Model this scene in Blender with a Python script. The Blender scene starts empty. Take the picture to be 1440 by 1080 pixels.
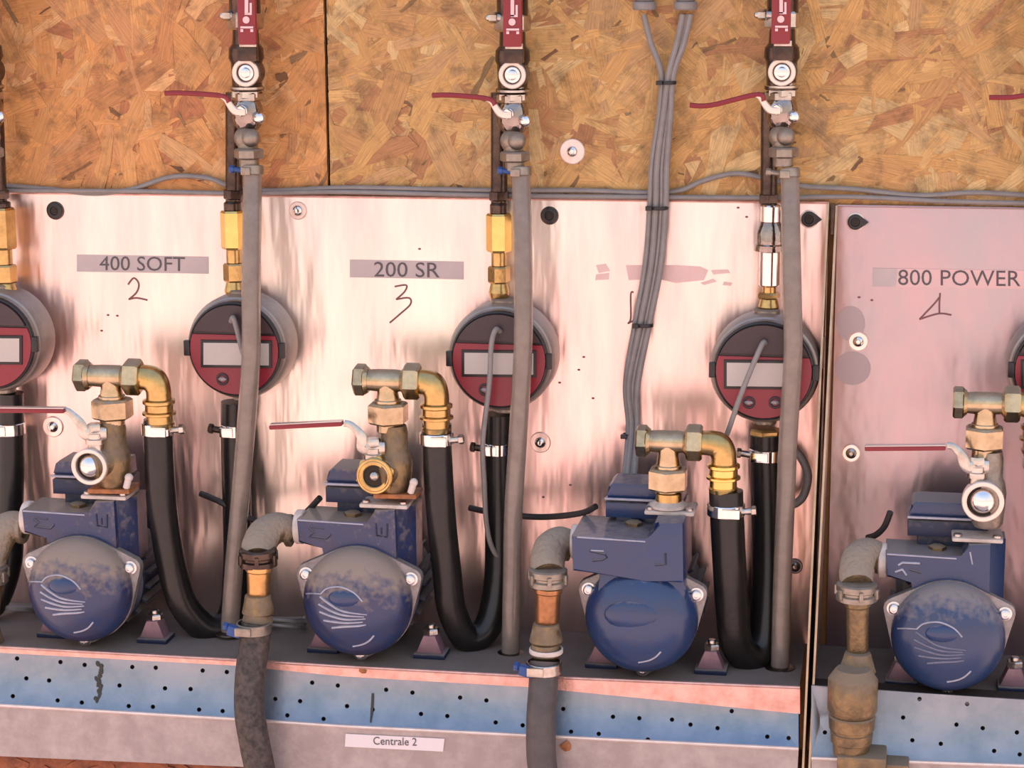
import bpy, bmesh, math, random
from mathutils import Vector, Matrix
from mathutils.geometry import delaunay_2d_cdt

# ---------------------------------------------------------------- camera, world, light, exposure
S = 0.0007                      # metres per photo pixel on the wall plane
F_PX = 3000.0
ex = Vector((16700.0, 540.0, -F_PX)).normalized()        # wall axes seen from the camera (x right, y down, z forward)
dn = Vector((70.0, 14500.0, F_PX)); dn = (dn - ex * dn.dot(ex)).normalized()
ey = ex.cross(dn).normalized()
ez = -dn
def c2w(c): return Vector((c.dot(ex), c.dot(ey), c.dot(ez)))
CR, CD, CF = c2w(Vector((1, 0, 0))), c2w(Vector((0, 1, 0))), c2w(Vector((0, 0, 1)))
CAM = -CF * (3000 * S)
scn = bpy.context.scene
cd = bpy.data.cameras.new('camera'); cam = bpy.data.objects.new('camera', cd); scn.collection.objects.link(cam)
cd.sensor_width = 36.0; cd.lens = F_PX / 1440.0 * 36.0; cd.clip_start = 0.05; cd.clip_end = 500
cu, cb = -CD, -CF
cam.matrix_world = Matrix(((CR.x, cu.x, cb.x, CAM.x), (CR.y, cu.y, cb.y, CAM.y), (CR.z, cu.z, cb.z, CAM.z), (0, 0, 0, 1)))
scn.camera = cam

w = bpy.data.worlds.new('sky'); scn.world = w; w.use_nodes = True
nt = w.node_tree; nt.nodes.clear()
wo = nt.nodes.new('ShaderNodeOutputWorld'); bg = nt.nodes.new('ShaderNodeBackground')
tc = nt.nodes.new('ShaderNodeTexCoord'); sx = nt.nodes.new('ShaderNodeSeparateXYZ'); rp = nt.nodes.new('ShaderNodeValToRGB')
nt.links.new(tc.outputs['Generated'], sx.inputs[0]); nt.links.new(sx.outputs['Z'], rp.inputs[0])
nt.links.new(rp.outputs[0], bg.inputs[0]); nt.links.new(bg.outputs[0], wo.inputs[0])
e = rp.color_ramp.elements
e[0].position = 0.0; e[0].color = (1.0, 0.84, 0.74, 1)
e[1].position = 0.9; e[1].color = (0.42, 0.58, 0.92, 1)
m = e.new(0.12); m.color = (1.0, 0.87, 0.80, 1)
m = e.new(0.40); m.color = (0.82, 0.86, 0.96, 1)
bg.inputs[1].default_value = 1.15

sl = bpy.data.lights.new('sun', 'SUN'); so = bpy.data.objects.new('sun', sl); scn.collection.objects.link(so)
sl.energy = 6.6; sl.angle = math.radians(14); sl.color = (1.0, 0.86, 0.74)
so.rotation_euler = Vector((0.30, -0.55, -0.78)).to_track_quat('-Z', 'Y').to_euler()
so.location = (-1, 3, 4)

scn.view_settings.view_transform = 'Standard'; scn.view_settings.look = 'None'
scn.view_settings.gamma = 1.0; scn.view_settings.use_curve_mapping = False
scn.view_settings.exposure = 0.22

# ---------------------------------------------------------------- mapping
def W(px, py, d):
    ray = CR * ((px - 720) / F_PX) + CD * ((py - 540) / F_PX) + CF
    t = (-d * S - CAM.y) / ray.y
    return CAM + ray * t
def K(p): return (p - CAM).dot(CF) / (3000 * S)
UPV, RT, FR = Vector((0, 0, 1)), Vector((1, 0, 0)), Vector((0, -1, 0))

# ---------------------------------------------------------------- materials
MATS = {}
def mat(name, base, metal=0.0, rough=0.5, var=0.0, var_col=None, vscale=60, dust=0.0, dust_col=(0.20, 0.15, 0.115), dust_lo=0.15,
        bump=0.0, bscale=200, trans=0.0, coat=0.0, bdist=0.001, stretch=None, rvar=0.0, spec=0.5):
    mt = bpy.data.materials.new(name); mt.use_nodes = True; n = mt.node_tree.nodes; L = mt.node_tree.links
    b = n['Principled BSDF']; b.inputs['Metallic'].default_value = metal; b.inputs['Roughness'].default_value = rough
    b.inputs['Specular IOR Level'].default_value = spec
    b.inputs['Transmission Weight'].default_value = trans; b.inputs['Coat Weight'].default_value = coat; b.inputs['Coat Roughness'].default_value = 0.15
    t = n.new('ShaderNodeTexCoord'); mp = n.new('ShaderNodeMapping'); L.new(t.outputs['Object'], mp.inputs[0])
    if stretch: mp.inputs['Scale'].default_value = stretch
    col = None
    rgb = n.new('ShaderNodeRGB'); rgb.outputs[0].default_value = (*base, 1); col = rgb.outputs[0]
    if var > 0:
        nz = n.new('ShaderNodeTexNoise'); nz.inputs['Scale'].default_value = vscale; nz.inputs['Detail'].default_value = 5; nz.inputs['Roughness'].default_value = 0.65
        L.new(mp.outputs[0], nz.inputs[0])
        mr = n.new('ShaderNodeMapRange'); mr.inputs[1].default_value = 0.38; mr.inputs[2].default_value = 0.66; L.new(nz.outputs[0], mr.inputs[0])
        mr.inputs[4].default_value = var
        mx = n.new('ShaderNodeMix'); mx.data_type = 'RGBA'; L.new(mr.outputs[0], mx.inputs[0]); L.new(col, mx.inputs[6])
        mx.inputs[7].default_value = (*(var_col or tuple(c * 0.4 for c in base)), 1); col = mx.outputs[2]
    ro = None
    if dust > 0:
        g = n.new('ShaderNodeNewGeometry'); s = n.new('ShaderNodeSeparateXYZ'); L.new(g.outputs['Normal'], s.inputs[0])
        nz = n.new('ShaderNodeTexNoise'); nz.inputs['Scale'].default_value = 130; nz.inputs['Detail'].default_value = 6; L.new(t.outputs['Object'], nz.inputs[0])
        ad = n.new('ShaderNodeMath'); ad.operation = 'MULTIPLY_ADD'; L.new(nz.outputs[0], ad.inputs[0]); ad.inputs[1].default_value = 0.9; L.new(s.outputs['Z'], ad.inputs[2])
        mr = n.new('ShaderNodeMapRange'); mr.inputs[1].default_value = dust_lo + 0.45; mr.inputs[2].default_value = dust_lo + 0.85; mr.inputs[4].default_value = dust
        L.new(ad.outputs[0], mr.inputs[0])
        mx = n.new('ShaderNodeMix'); mx.data_type = 'RGBA'; L.new(mr.outputs[0], mx.inputs[0]); L.new(col, mx.inputs[6]); mx.inputs[7].default_value = (*dust_col, 1); col = mx.outputs[2]
        inv = n.new('ShaderNodeMath'); inv.operation = 'SUBTRACT'; inv.inputs[0].default_value = 1.0; L.new(mr.outputs[0], inv.inputs[1])
        mm = n.new('ShaderNodeMath'); mm.operation = 'MULTIPLY'; L.new(inv.outputs[0], mm.inputs[0]); mm.inputs[1].default_value = metal; L.new(mm.outputs[0], b.inputs['Metallic'])
        rr = n.new('ShaderNodeMapRange'); L.new(mr.outputs[0], rr.inputs[0]); rr.inputs[3].default_value = rough; rr.inputs[4].default_value = 0.95; ro = rr.outputs[0]
        L.new(ro, b.inputs['Roughness'])
    L.new(col, b.inputs['Base Color'])
    if bump > 0:
        nz = n.new('ShaderNodeTexNoise'); nz.inputs['Scale'].default_value = bscale; nz.inputs['Detail'].default_value = 4; L.new(mp.outputs[0], nz.inputs[0])
        bp = n.new('ShaderNodeBump'); bp.inputs['Strength'].default_value = bump; bp.inputs['Distance'].default_value = bdist
        L.new(nz.outputs[0], bp.inputs['Height']); L.new(bp.outputs[0], b.inputs['Normal'])
    MATS[name] = mt; return mt

mat('sheet_steel', (0.90, 0.62, 0.58), 1.0, 0.30, var=1.0, var_col=(0.97, 0.86, 0.76), vscale=4.5, bump=0.6, bscale=6, bdist=0.012, stretch=(2.4, 1, 0.45))  # pink and cream patches paint uneven reflections into the base colour
mat('sheet_steel_dull', (0.58, 0.40, 0.42), 1.0, 0.36, var=0.9, var_col=(0.46, 0.41, 0.43), vscale=5, bump=0.6, bscale=6, bdist=0.012, stretch=(1.8, 1, 0.8))  # greyer patches paint other reflections into the base colour
mat('tray_steel', (0.30, 0.33, 0.385), 0.9, 0.38, var=0.8, var_col=(0.18, 0.235, 0.29), vscale=22, bump=0.4, bscale=90)
mat('tray_rim', (0.80, 0.48, 0.42), 0.8, 0.38, var=0.5, var_col=(0.42, 0.17, 0.12), vscale=55, bump=0.3, bscale=300)
mat('tray_face', (0.36, 0.29, 0.28), 0.35, 0.5, var=0.7, var_col=(0.52, 0.44, 0.42), vscale=45, bump=0.3, bscale=250)
mat('shelf_steel', (0.24, 0.20, 0.19), 0.3, 0.6, var=0.7, var_col=(0.17, 0.13, 0.115), vscale=30, dust=0.5)
mat('flange_edge', (0.62, 0.42, 0.28), 0.8, 0.35, var=0.5, vscale=40)  # golden tone paints the reflected strand board into the steel colour
mat('dark_gap', (0.03, 0.018, 0.012), 0, 0.8)
mat('brass', (0.62, 0.42, 0.17), 1.0, 0.27, var=0.5, var_col=(0.28, 0.17, 0.07), vscale=70, bump=0.15, bscale=300)
mat('bright_brass', (0.85, 0.60, 0.20), 1.0, 0.22, var=0.3, var_col=(0.45, 0.25, 0.08), vscale=60)
mat('tee_brass', (0.58, 0.46, 0.30), 1.0, 0.22, var=0.6, var_col=(0.28, 0.20, 0.11), vscale=60, dust=0.5, dust_lo=0.45, bump=0.12, bscale=300)
mat('dusty_brass', (0.30, 0.20, 0.10), 0.7, 0.42, var=0.85, var_col=(0.11, 0.08, 0.055), vscale=60, dust=0.9, dust_lo=0.05, dust_col=(0.24, 0.175, 0.12), bump=0.7, bscale=260)
mat('copper', (0.50, 0.23, 0.10), 0.8, 0.34, var=0.7, var_col=(0.20, 0.10, 0.055), vscale=60, bump=0.3, bscale=250)
mat('gold_copper', (0.72, 0.40, 0.16), 0.9, 0.3, var=0.5, var_col=(0.35, 0.17, 0.06), vscale=70, bump=0.3, bscale=250)
mat('chrome', (0.86, 0.82, 0.79), 1.0, 0.10, var=0.2, vscale=60)
mat('dark_chrome', (0.40, 0.34, 0.31), 1.0, 0.07, var=0.5, var_col=(0.12, 0.09, 0.08), vscale=55, bump=0.5, bscale=120)  # dark base and patches paint contrasty mirrored surroundings into the chrome
mat('dusty_elbow', (0.34, 0.24, 0.14), 0.6, 0.45, var=0.8, var_col=(0.13, 0.095, 0.07), vscale=60, dust=0.97, dust_lo=-0.30, dust_col=(0.33, 0.26, 0.20), bump=1.0, bscale=220, bdist=0.002)
mat('worn_steel', (0.62, 0.57, 0.52), 1.0, 0.28, var=0.6, var_col=(0.28, 0.22, 0.18), vscale=80, bump=0.25, bscale=300)
mat('pale_ring', (0.80, 0.66, 0.58), 0.6, 0.3)
mat('dark_steel', (0.06, 0.042, 0.038), 0.8, 0.26, var=0.7, var_col=(0.15, 0.10, 0.07), vscale=70, bump=0.2, bscale=250)
mat('grimy_steel', (0.36, 0.31, 0.26), 0.8, 0.42, var=0.6, var_col=(0.18, 0.14, 0.11), vscale=90, dust=0.5, bump=0.4, bscale=300)
mat('blue_paint', (0.014, 0.032, 0.105), 0, 0.33, var=0.8, var_col=(0.038, 0.033, 0.075), vscale=45, dust=0.95, dust_lo=0.08, dust_col=(0.30, 0.225, 0.175), bump=0.2, bscale=300, coat=0.3)
mat('blue_paint_clean', (0.014, 0.040, 0.125), 0, 0.30, var=0.7, var_col=(0.030, 0.040, 0.095), vscale=45, dust=0.9, dust_lo=0.66, dust_col=(0.25, 0.20, 0.19), bump=0.2, bscale=300, coat=0.35)
mat('blue_paint_dark', (0.012, 0.022, 0.065), 0, 0.42, var=0.4, vscale=45, dust=0.9, dust_lo=0.1, dust_col=(0.24, 0.19, 0.165))
mat('worn_edge', (0.40, 0.40, 0.48), 0.2, 0.4, var=0.4, vscale=120)
mat('cast_rim', (0.34, 0.31, 0.31), 0.5, 0.45, var=0.7, var_col=(0.15, 0.12, 0.11), vscale=80, dust=0.6, bump=0.3)
mat('black_rubber', (0.010, 0.009, 0.009), 0, 0.30, var=0.4, var_col=(0.028, 0.022, 0.020), vscale=60, bump=0.15, bscale=220)
mat('brown_rubber', (0.085, 0.058, 0.045), 0, 0.5, var=0.5, var_col=(0.035, 0.028, 0.024), vscale=40, bump=0.2, bscale=200)
mat('muddy_hose', (0.095, 0.068, 0.056), 0, 0.6, var=1.0, var_col=(0.02, 0.015, 0.013), vscale=150, bump=0.7, bscale=160)
mat('suction_hose', (0.065, 0.052, 0.052), 0, 0.5, var=0.5, var_col=(0.13, 0.105, 0.10), vscale=50, bump=0.3, bscale=200)
mat('clear_pvc', (0.56, 0.45, 0.38), 0, 0.13, trans=0.60, var=0.5, var_col=(0.36, 0.28, 0.23), vscale=60)
mat('hose_water', (0.15, 0.105, 0.085), 0, 0.3, var=0.4, vscale=50)
mat('red_grip', (0.24, 0.016, 0.026), 0, 0.38, var=0.3, var_col=(0.22, 0.02, 0.03), vscale=60)
mat('red_plate', (0.27, 0.022, 0.036), 0, 0.33, var=0.3, var_col=(0.20, 0.02, 0.03), vscale=50)
mat('meter_hood', (0.055, 0.03, 0.034), 0, 0.45, var=0.3, vscale=50)
mat('meter_case', (0.34, 0.29, 0.26), 0.55, 0.36, var=0.5, var_col=(0.20, 0.16, 0.14), vscale=40)
mat('lcd_glass', (0.50, 0.44, 0.40), 0, 0.2, var=0.4, var_col=(0.58, 0.50, 0.45), vscale=40)
mat('black_plastic', (0.018, 0.015, 0.017), 0, 0.4)
mat('button_grey', (0.30, 0.24, 0.26), 0.3, 0.3)
mat('grey_cable', (0.26, 0.235, 0.225), 0, 0.45, var=0.3, vscale=60)
mat('dark_cable', (0.035, 0.028, 0.027), 0, 0.45)
mat('white_plastic', (0.78, 0.66, 0.60), 0, 0.4, var=0.4, var_col=(0.45, 0.33, 0.27), vscale=80)
mat('grey_tape', (0.47, 0.40, 0.40), 0.2, 0.45, var=0.5, var_col=(0.56, 0.46, 0.45), vscale=40)
mat('faded_tape', (0.68, 0.47, 0.45), 0.3, 0.45, var=0.5, var_col=(0.75, 0.56, 0.52), vscale=40)
mat('white_paper', (0.78, 0.68, 0.68), 0, 0.5)
mat('ink', (0.10, 0.08, 0.09), 0, 0.5)
mat('marker', (0.22, 0.09, 0.09), 0, 0.5)
mat('white_print', (0.75, 0.50, 0.50), 0, 0.5)
mat('blue_screw', (0.02, 0.07, 0.24), 0, 0.4)
mat('rust', (0.42, 0.15, 0.045), 0.1, 0.5, var=0.7, var_col=(0.10, 0.035, 0.02), vscale=90, bump=0.4)
mat('pink_foot', (0.30, 0.17, 0.20), 0.2, 0.4, var=0.4, vscale=60)
mat('stain', (0.40, 0.33, 0.35), 0.8, 0.5)
mat('gasket_white', (0.62, 0.52, 0.46), 0, 0.5, var=0.5, vscale=80)
mat('ground_paving', (0.76, 0.54, 0.47), 0, 0.85, var=0.3, var_col=(0.60, 0.42, 0.36), vscale=2)
mat('osb_base', (0.34, 0.155, 0.055), 0, 0.8, var=0.4, vscale=60)

def osb_mat():
    mt = bpy.data.materials.new('osb_strand'); mt.use_nodes = True; n = mt.node_tree.nodes; L = mt.node_tree.links
    b = n['Principled BSDF']; b.inputs['Roughness'].default_value = 0.55
    a = n.new('ShaderNodeVertexColor'); a.layer_name = 'tone'
    uv = n.new('ShaderNodeUVMap'); uv.uv_map = 'UVMap'
    mp = n.new('ShaderNodeMapping'); mp.inputs['Scale'].default_value = (40, 900, 1); L.new(uv.outputs[0], mp.inputs[0])
    nz = n.new('ShaderNodeTexNoise'); nz.inputs['Scale'].default_value = 1.0; nz.inputs['Detail'].default_value = 4; L.new(mp.outputs[0], nz.inputs[0])
    tc = n.new('ShaderNodeTexCoord'); n2 = n.new('ShaderNodeTexNoise'); n2.inputs['Scale'].default_value = 45; n2.inputs['Detail'].default_value = 6; n2.inputs['Roughness'].default_value = 0.7; L.new(tc.outputs['Object'], n2.inputs[0])
    r = n.new('ShaderNodeMapRange'); r.inputs[1].default_value = 0.3; r.inputs[2].default_value = 0.7; r.inputs[3].default_value = 0.74; r.inputs[4].default_value = 1.2; L.new(nz.outputs[0], r.inputs[0])
    r2 = n.new('ShaderNodeMapRange'); r2.inputs[1].default_value = 0.30; r2.inputs[2].default_value = 0.52; r2.inputs[3].default_value = 0.52; r2.inputs[4].default_value = 1.08; L.new(n2.outputs[0], r2.inputs[0])
    m1 = n.new('ShaderNodeMath'); m1.operation = 'MULTIPLY'; L.new(r.outputs[0], m1.inputs[0]); L.new(r2.outputs[0], m1.inputs[1])
    mx = n.new('ShaderNodeMix'); mx.data_type = 'RGBA'; mx.blend_type = 'MULTIPLY'; mx.inputs[0].default_value = 1.0
    L.new(a.outputs[0], mx.inputs[6]); L.new(m1.outputs[0], mx.inputs[7]); L.new(mx.outputs[2], b.inputs['Base Color'])
    bp = n.new('ShaderNodeBump'); bp.inputs['Strength'].default_value = 0.6; bp.inputs['Distance'].default_value = 0.0006
    L.new(m1.outputs[0], bp.inputs['Height']); L.new(bp.outputs[0], b.inputs['Normal'])
    MATS['osb_strand'] = mt
osb_mat()

# ---------------------------------------------------------------- building helpers
COL = scn.collection
def thing(name, label, cat, at, group=None):
    o = bpy.data.objects.new(name, None); COL.objects.link(o); o.location = at; o.empty_display_size = 0.01
    o['label'] = label; o['category'] = cat
    if group: o['group'] = group
    return o
def basis(ax):
    a = ax.normalized(); h = UPV if abs(a.z) < 0.9 else FR
    x = h.cross(a).normalized(); return x, a.cross(x).normalized(), a
def spline(pts, n=8):
    out = []; P = [pts[0]] + list(pts) + [pts[-1]]
    for i in range(1, len(P) - 2):
        a, b, c, d = P[i - 1], P[i], P[i + 1], P[i + 2]
        for j in range(n):
            t = j / n
            out.append(0.5 * ((2 * b) + (c - a) * t + (2 * a - 5 * b + 4 * c - d) * t * t + (3 * b - a - 3 * c + d) * t ** 3))
    out.append(pts[-1].copy()); return out
class B:
    """collects shapes; sizes in photo pixels at the anchor's distance"""
    def __init__(s, ref):
        s.bm = bmesh.new(); s.k = S * K(ref)
    def _face(s, vs):
        try: return s.bm.faces.new(vs)
        except ValueError: return None
    def lathe(s, o, ax, prof, seg=24, phase=0.0, sq=1.0):
        x, y, a = basis(ax); k = s.k; rings = []
        for t, r in prof:
            c = o + a * t * k
            if r <= 1e-6: rings.append([s.bm.verts.new(c)])
            else: rings.append([s.bm.verts.new(c + (x * math.cos(phase + 2 * math.pi * i / seg) + y * sq * math.sin(phase + 2 * math.pi * i / seg)) * r * k) for i in range(seg)])
        for A, Bq in zip(rings, rings[1:]):
            for i in range(seg):
                j = (i + 1) % seg
                if len(A) == 1 and len(Bq) == 1: break
                if len(A) == 1: s._face([A[0], Bq[j], Bq[i]])
                elif len(Bq) == 1: s._face([A[i], A[j], Bq[0]])
                else: s._face([A[i], A[j], Bq[j], Bq[i]])
        if len(rings[0]) > 1: s._face(rings[0])
        if len(rings[-1]) > 1: s._face(rings[-1])
        return s
    def cyl(s, o, ax, t0, t1, r, ch=1.0, seg=24):
        ch = min(ch, r * 0.5, abs(t1 - t0) * 0.45)
        return s.lathe(o, ax, [(t0, r - ch), (t0 + ch, r), (t1 - ch, r), (t1, r - ch)], seg)
    def hexn(s, o, ax, t0, t1, r, ch=2.0, phase=0.52):
        return s.lathe(o, ax, [(t0, r * 0.88), (t0 + ch, r), (t1 - ch, r), (t1, r * 0.88)], 6, phase)
    def ring(s, o, ax, t0, t1, r0, r1, seg=28):     # open tube wall r0 inner r1 outer
        c = min(1.2, (r1 - r0) * 0.3)
        x, y, a = basis(ax); k = s.k; pr = [(t0, r0), (t0, r1 - c), (t0 + c, r1), (t1 - c, r1), (t1, r1 - c), (t1, r0 + c), (t1 - c, r0)]
        R = [[s.bm.verts.new(o + a * t * k + (x * math.cos(2 * math.pi * i / seg) + y * math.sin(2 * math.pi * i / seg)) * r * k) for i in range(seg)] for t, r in pr]
        for A, Bq in zip(R, R[1:] + R[:1]):
            for i in range(seg):
                j = (i + 1) % seg; s._face([A[i], A[j], Bq[j], Bq[i]])
        return s
    def tube(s, pts, r, seg=14, n=8, hollow=0.0, flat=1.0):
        P = spline(pts, n) if n > 1 else list(pts); N = len(P)
        rs = r if isinstance(r, (list, tuple)) else [r]
        def rad(i):
            f = i / (N - 1) * (len(rs) - 1); q = min(int(f), len(rs) - 2) if len(rs) > 1 else 0
            return rs[0] if len(rs) == 1 else rs[q] + (rs[q + 1] - rs[q]) * (f - q)
        T = [(P[min(i + 1, N - 1)] - P[max(i - 1, 0)]).normalized() for i in range(N)]
        x = T[0].orthogonal().normalized()
        if abs(T[0].dot(FR)) < 0.9: x = T[0].cross(FR).normalized()
        rings = []; inner = []
        for i in range(N):
            x = (x - T[i] * x.dot(T[i])).normalized(); y = T[i].cross(x)
            R = rad(i) * s.k
            rings.append([s.bm.verts.new(P[i] + (x * math.cos(2 * math.pi * j / seg) + y * flat * math.sin(2 * math.pi * j / seg)) * R) for j in range(seg)])
            if hollow: inner.append([s.bm.verts.new(P[i] + (x * math.cos(2 * math.pi * j / seg) + y * math.sin(2 * math.pi * j / seg)) * (R - hollow * s.k)) for j in range(seg)])
        for Q, fl in ((rings, 0), (inner, 1)):
            for A, Bq in zip(Q, Q[1:]):
                for i in range(seg):
                    j = (i + 1) % seg; s._face([A[i], A[j], Bq[j], Bq[i]] if not fl else [A[j], A[i], Bq[i], Bq[j]])
        if hollow:
            for A, Bq in ((rings[0], inner[0]), (rings[-1], inner[-1])):
                for i in range(seg):
                    j = (i + 1) % seg; s._face([A[i], A[j], Bq[j], Bq[i]])
        else: s._face(rings[0]); s._face(rings[-1])
        return s
    def box(s, c, sx, sy, sz, bev=1.0, rot=None):   # sx right, sy depth, sz up, in px
        k = s.k; M = Matrix.Translation(c) @ (rot.to_4x4() if rot else Matrix.Identity(4)) @ Matrix.Diagonal((sx * k, sy * k, sz * k, 1))
        r = bmesh.ops.create_cube(s.bm, size=1.0, matrix=M)
        if bev:
            ed = list({e for v in r['verts'] for e in v.link_edges})
            bmesh.ops.bevel(s.bm, geom=ed, offset=bev * k, segments=2, affect='EDGES', profile=0.6)
        return s
    def prism(s, poly, depth, bev=0.0, direction=None):  # poly of world points, front face; extruded towards the wall
        dv = (direction or -FR) * depth * s.k
        a = [s.bm.verts.new(p) for p in poly]; b = [s.bm.verts.new(p + dv) for p in poly]; n = len(poly)
        fs = [s._face(a), s._face(list(reversed(b)))]
        for i in range(n):
            j = (i + 1) % n; fs.append(s._face([a[j], a[i], b[i], b[j]]))
        if bev:
            ed = [e for e in fs[0].edges]
            bmesh.ops.bevel(s.bm, geom=ed, offset=bev * s.k, segments=2, affect='EDGES', profile=0.6)
        return s
    def ball(s, c, r, sc=(1, 1, 1), seg=20):
        bmesh.ops.create_uvsphere(s.bm, u_segments=seg, v_segments=seg // 2, radius=r * s.k, matrix=Matrix.Translation(c) @ Matrix.Diagonal((*sc, 1)))
        return s
    def done(s, name, m, parent=None, smooth=35, **props):
        bm = s.bm; bmesh.ops.recalc_face_normals(bm, faces=bm.faces)
        lim = math.radians(smooth)
        for f in bm.faces: f.smooth = True
        for ed in bm.edges:
            if len(ed.link_faces) == 2 and ed.calc_face_angle(0) > lim: ed.smooth = False
        par = parent; loc = Vector((0, 0, 0)); q = par; own = Vector((0, 0, 0))
        base = Vector((0, 0, 0))
        while q is not None: base += Vector(q.location); q = q.parent
        if par is None:
            cs = [v.co for v in bm.verts]; own = sum(cs, Vector()) / len(cs)
            own.z = min(c.z for c in cs)
        for v in bm.verts: v.co -= base + own
        me = bpy.data.meshes.new(name); bm.to_mesh(me); bm.free(); me.materials.append(MATS[m])
        o = bpy.data.objects.new(name, me); COL.objects.link(o); o.parent = par; o.location = own
        for kk, vv in props.items(): o[kk] = vv
        return o
def WP(pts, d): return [W(x, y, d) for x, y in pts]
def WP3(pts): return [W(*p) for p in pts]

def plate(name, m, poly, dfun, thick, holes=(), hr=3.2, parent=None, **props):
    """sheet cut from a pixel outline on a real plane, with real punched holes"""
    pts = [Vector(p) for p in poly]; faces = [list(range(len(poly)))]
    for hx, hy in holes:
        i0 = len(pts); pts += [Vector((hx + hr * math.cos(a * math.pi / 5), hy + hr * math.sin(a * math.pi / 5))) for a in range(10)]
        faces.append(list(range(i0, i0 + 10)))
    if holes:
        x_a, x_b = min(p[0] for p in poly), max(p[0] for p in poly); y_a, y_b = min(p[1] for p in poly), max(p[1] for p in poly)
        gx = x_a + 12
        while gx < x_b - 8:
            gy = y_a + 5
            while gy < y_b - 4:
                if all((gx - hx) ** 2 + (gy - hy) ** 2 > (hr + 2.5) ** 2 for hx, hy in holes): pts.append(Vector((gx, gy)))
                gy += 9
            gx += 30
    b = B(W(*poly[0], 0))
    v2, _, fc, _, _, _ = delaunay_2d_cdt(pts, [], faces, 4 if holes else 1, 1e-6)[:6] if False else delaunay_2d_cdt(pts, [], faces, 0, 1e-6)
    keep = []
    for f in fc:
        c = sum((v2[i] for i in f), Vector((0, 0))) / len(f)
        if any((c.x - hx) ** 2 + (c.y - hy) ** 2 < hr * hr for hx, hy in holes): continue
        ins = False; n = len(poly); j = n - 1
        for i in range(n):
            xi, yi = poly[i]; xj, yj = poly[j]
            if (yi > c.y) != (yj > c.y) and c.x < (xj - xi) * (c.y - yi) / (yj - yi) + xi: ins = not ins
            j = i
        if ins: keep.append(f)
    fr = {}; bk = {}
    for f in keep:
        for i in f:
            if i not in fr:
                p = W(v2[i].x, v2[i].y, dfun(v2[i].x, v2[i].y)); fr[i] = b.bm.verts.new(p); bk[i] = b.bm.verts.new(p + Vector((0, thick * S, 0)))
    cnt = {}
    for f in keep:
        b._face([fr[i] for i in f]); b._face([bk[i] for i in reversed(f)])
        for x_, y_ in zip(f, list(f[1:]) + [f[0]]): cnt[(x_, y_)] = 1
    for (x_, y_) in cnt:
        if (y_, x_) not in cnt: b._face([fr[y_], fr[x_], bk[x_], bk[y_]])
    return b.done(name, m, parent, 20, **props)

def text(name, body, x0, y0, x1, y1, slope, d, m, parent, shear=0.0, vertical=False):
    cu_ = bpy.data.curves.new('t', 'FONT'); cu_.body = body; cu_.resolution_u = 3; cu_.space_character = 1.0
    o = bpy.data.objects.new('t', cu_); COL.objects.link(o)
    me = bpy.data.meshes.new_from_object(o.evaluated_get(bpy.context.evaluated_depsgraph_get()))
    bpy.data.objects.remove(o)
    xs = [v.co.x for v in me.vertices]; ys = [v.co.y for v in me.vertices]
    ax, bx, ay, by = min(xs), max(xs), min(ys), max(ys)
    b = B(W(x0, y0, d)); b.bm.from_mesh(me)
    for v in b.bm.verts:
        u, q = (v.co.x - ax) / (bx - ax), (v.co.y - ay) / (by - ay)
        if vertical: px, py = x0 + (x1 - x0) * (1 - q), y1 - (y1 - y0) * u      # reads upwards
        else: px = x0 + (x1 - x0) * u; py = y1 - (y1 - y0) * q + slope * (px - x0)
        v.co = W(px, py, d)
    r = bmesh.ops.extrude_face_region(b.bm, geom=list(b.bm.faces))
    for v in r['geom']:
        if isinstance(v, bmesh.types.BMVert): v.co += Vector((0, -0.3 * S, 0))
    return b.done(name, m, parent)

def gp(o): return o

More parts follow.
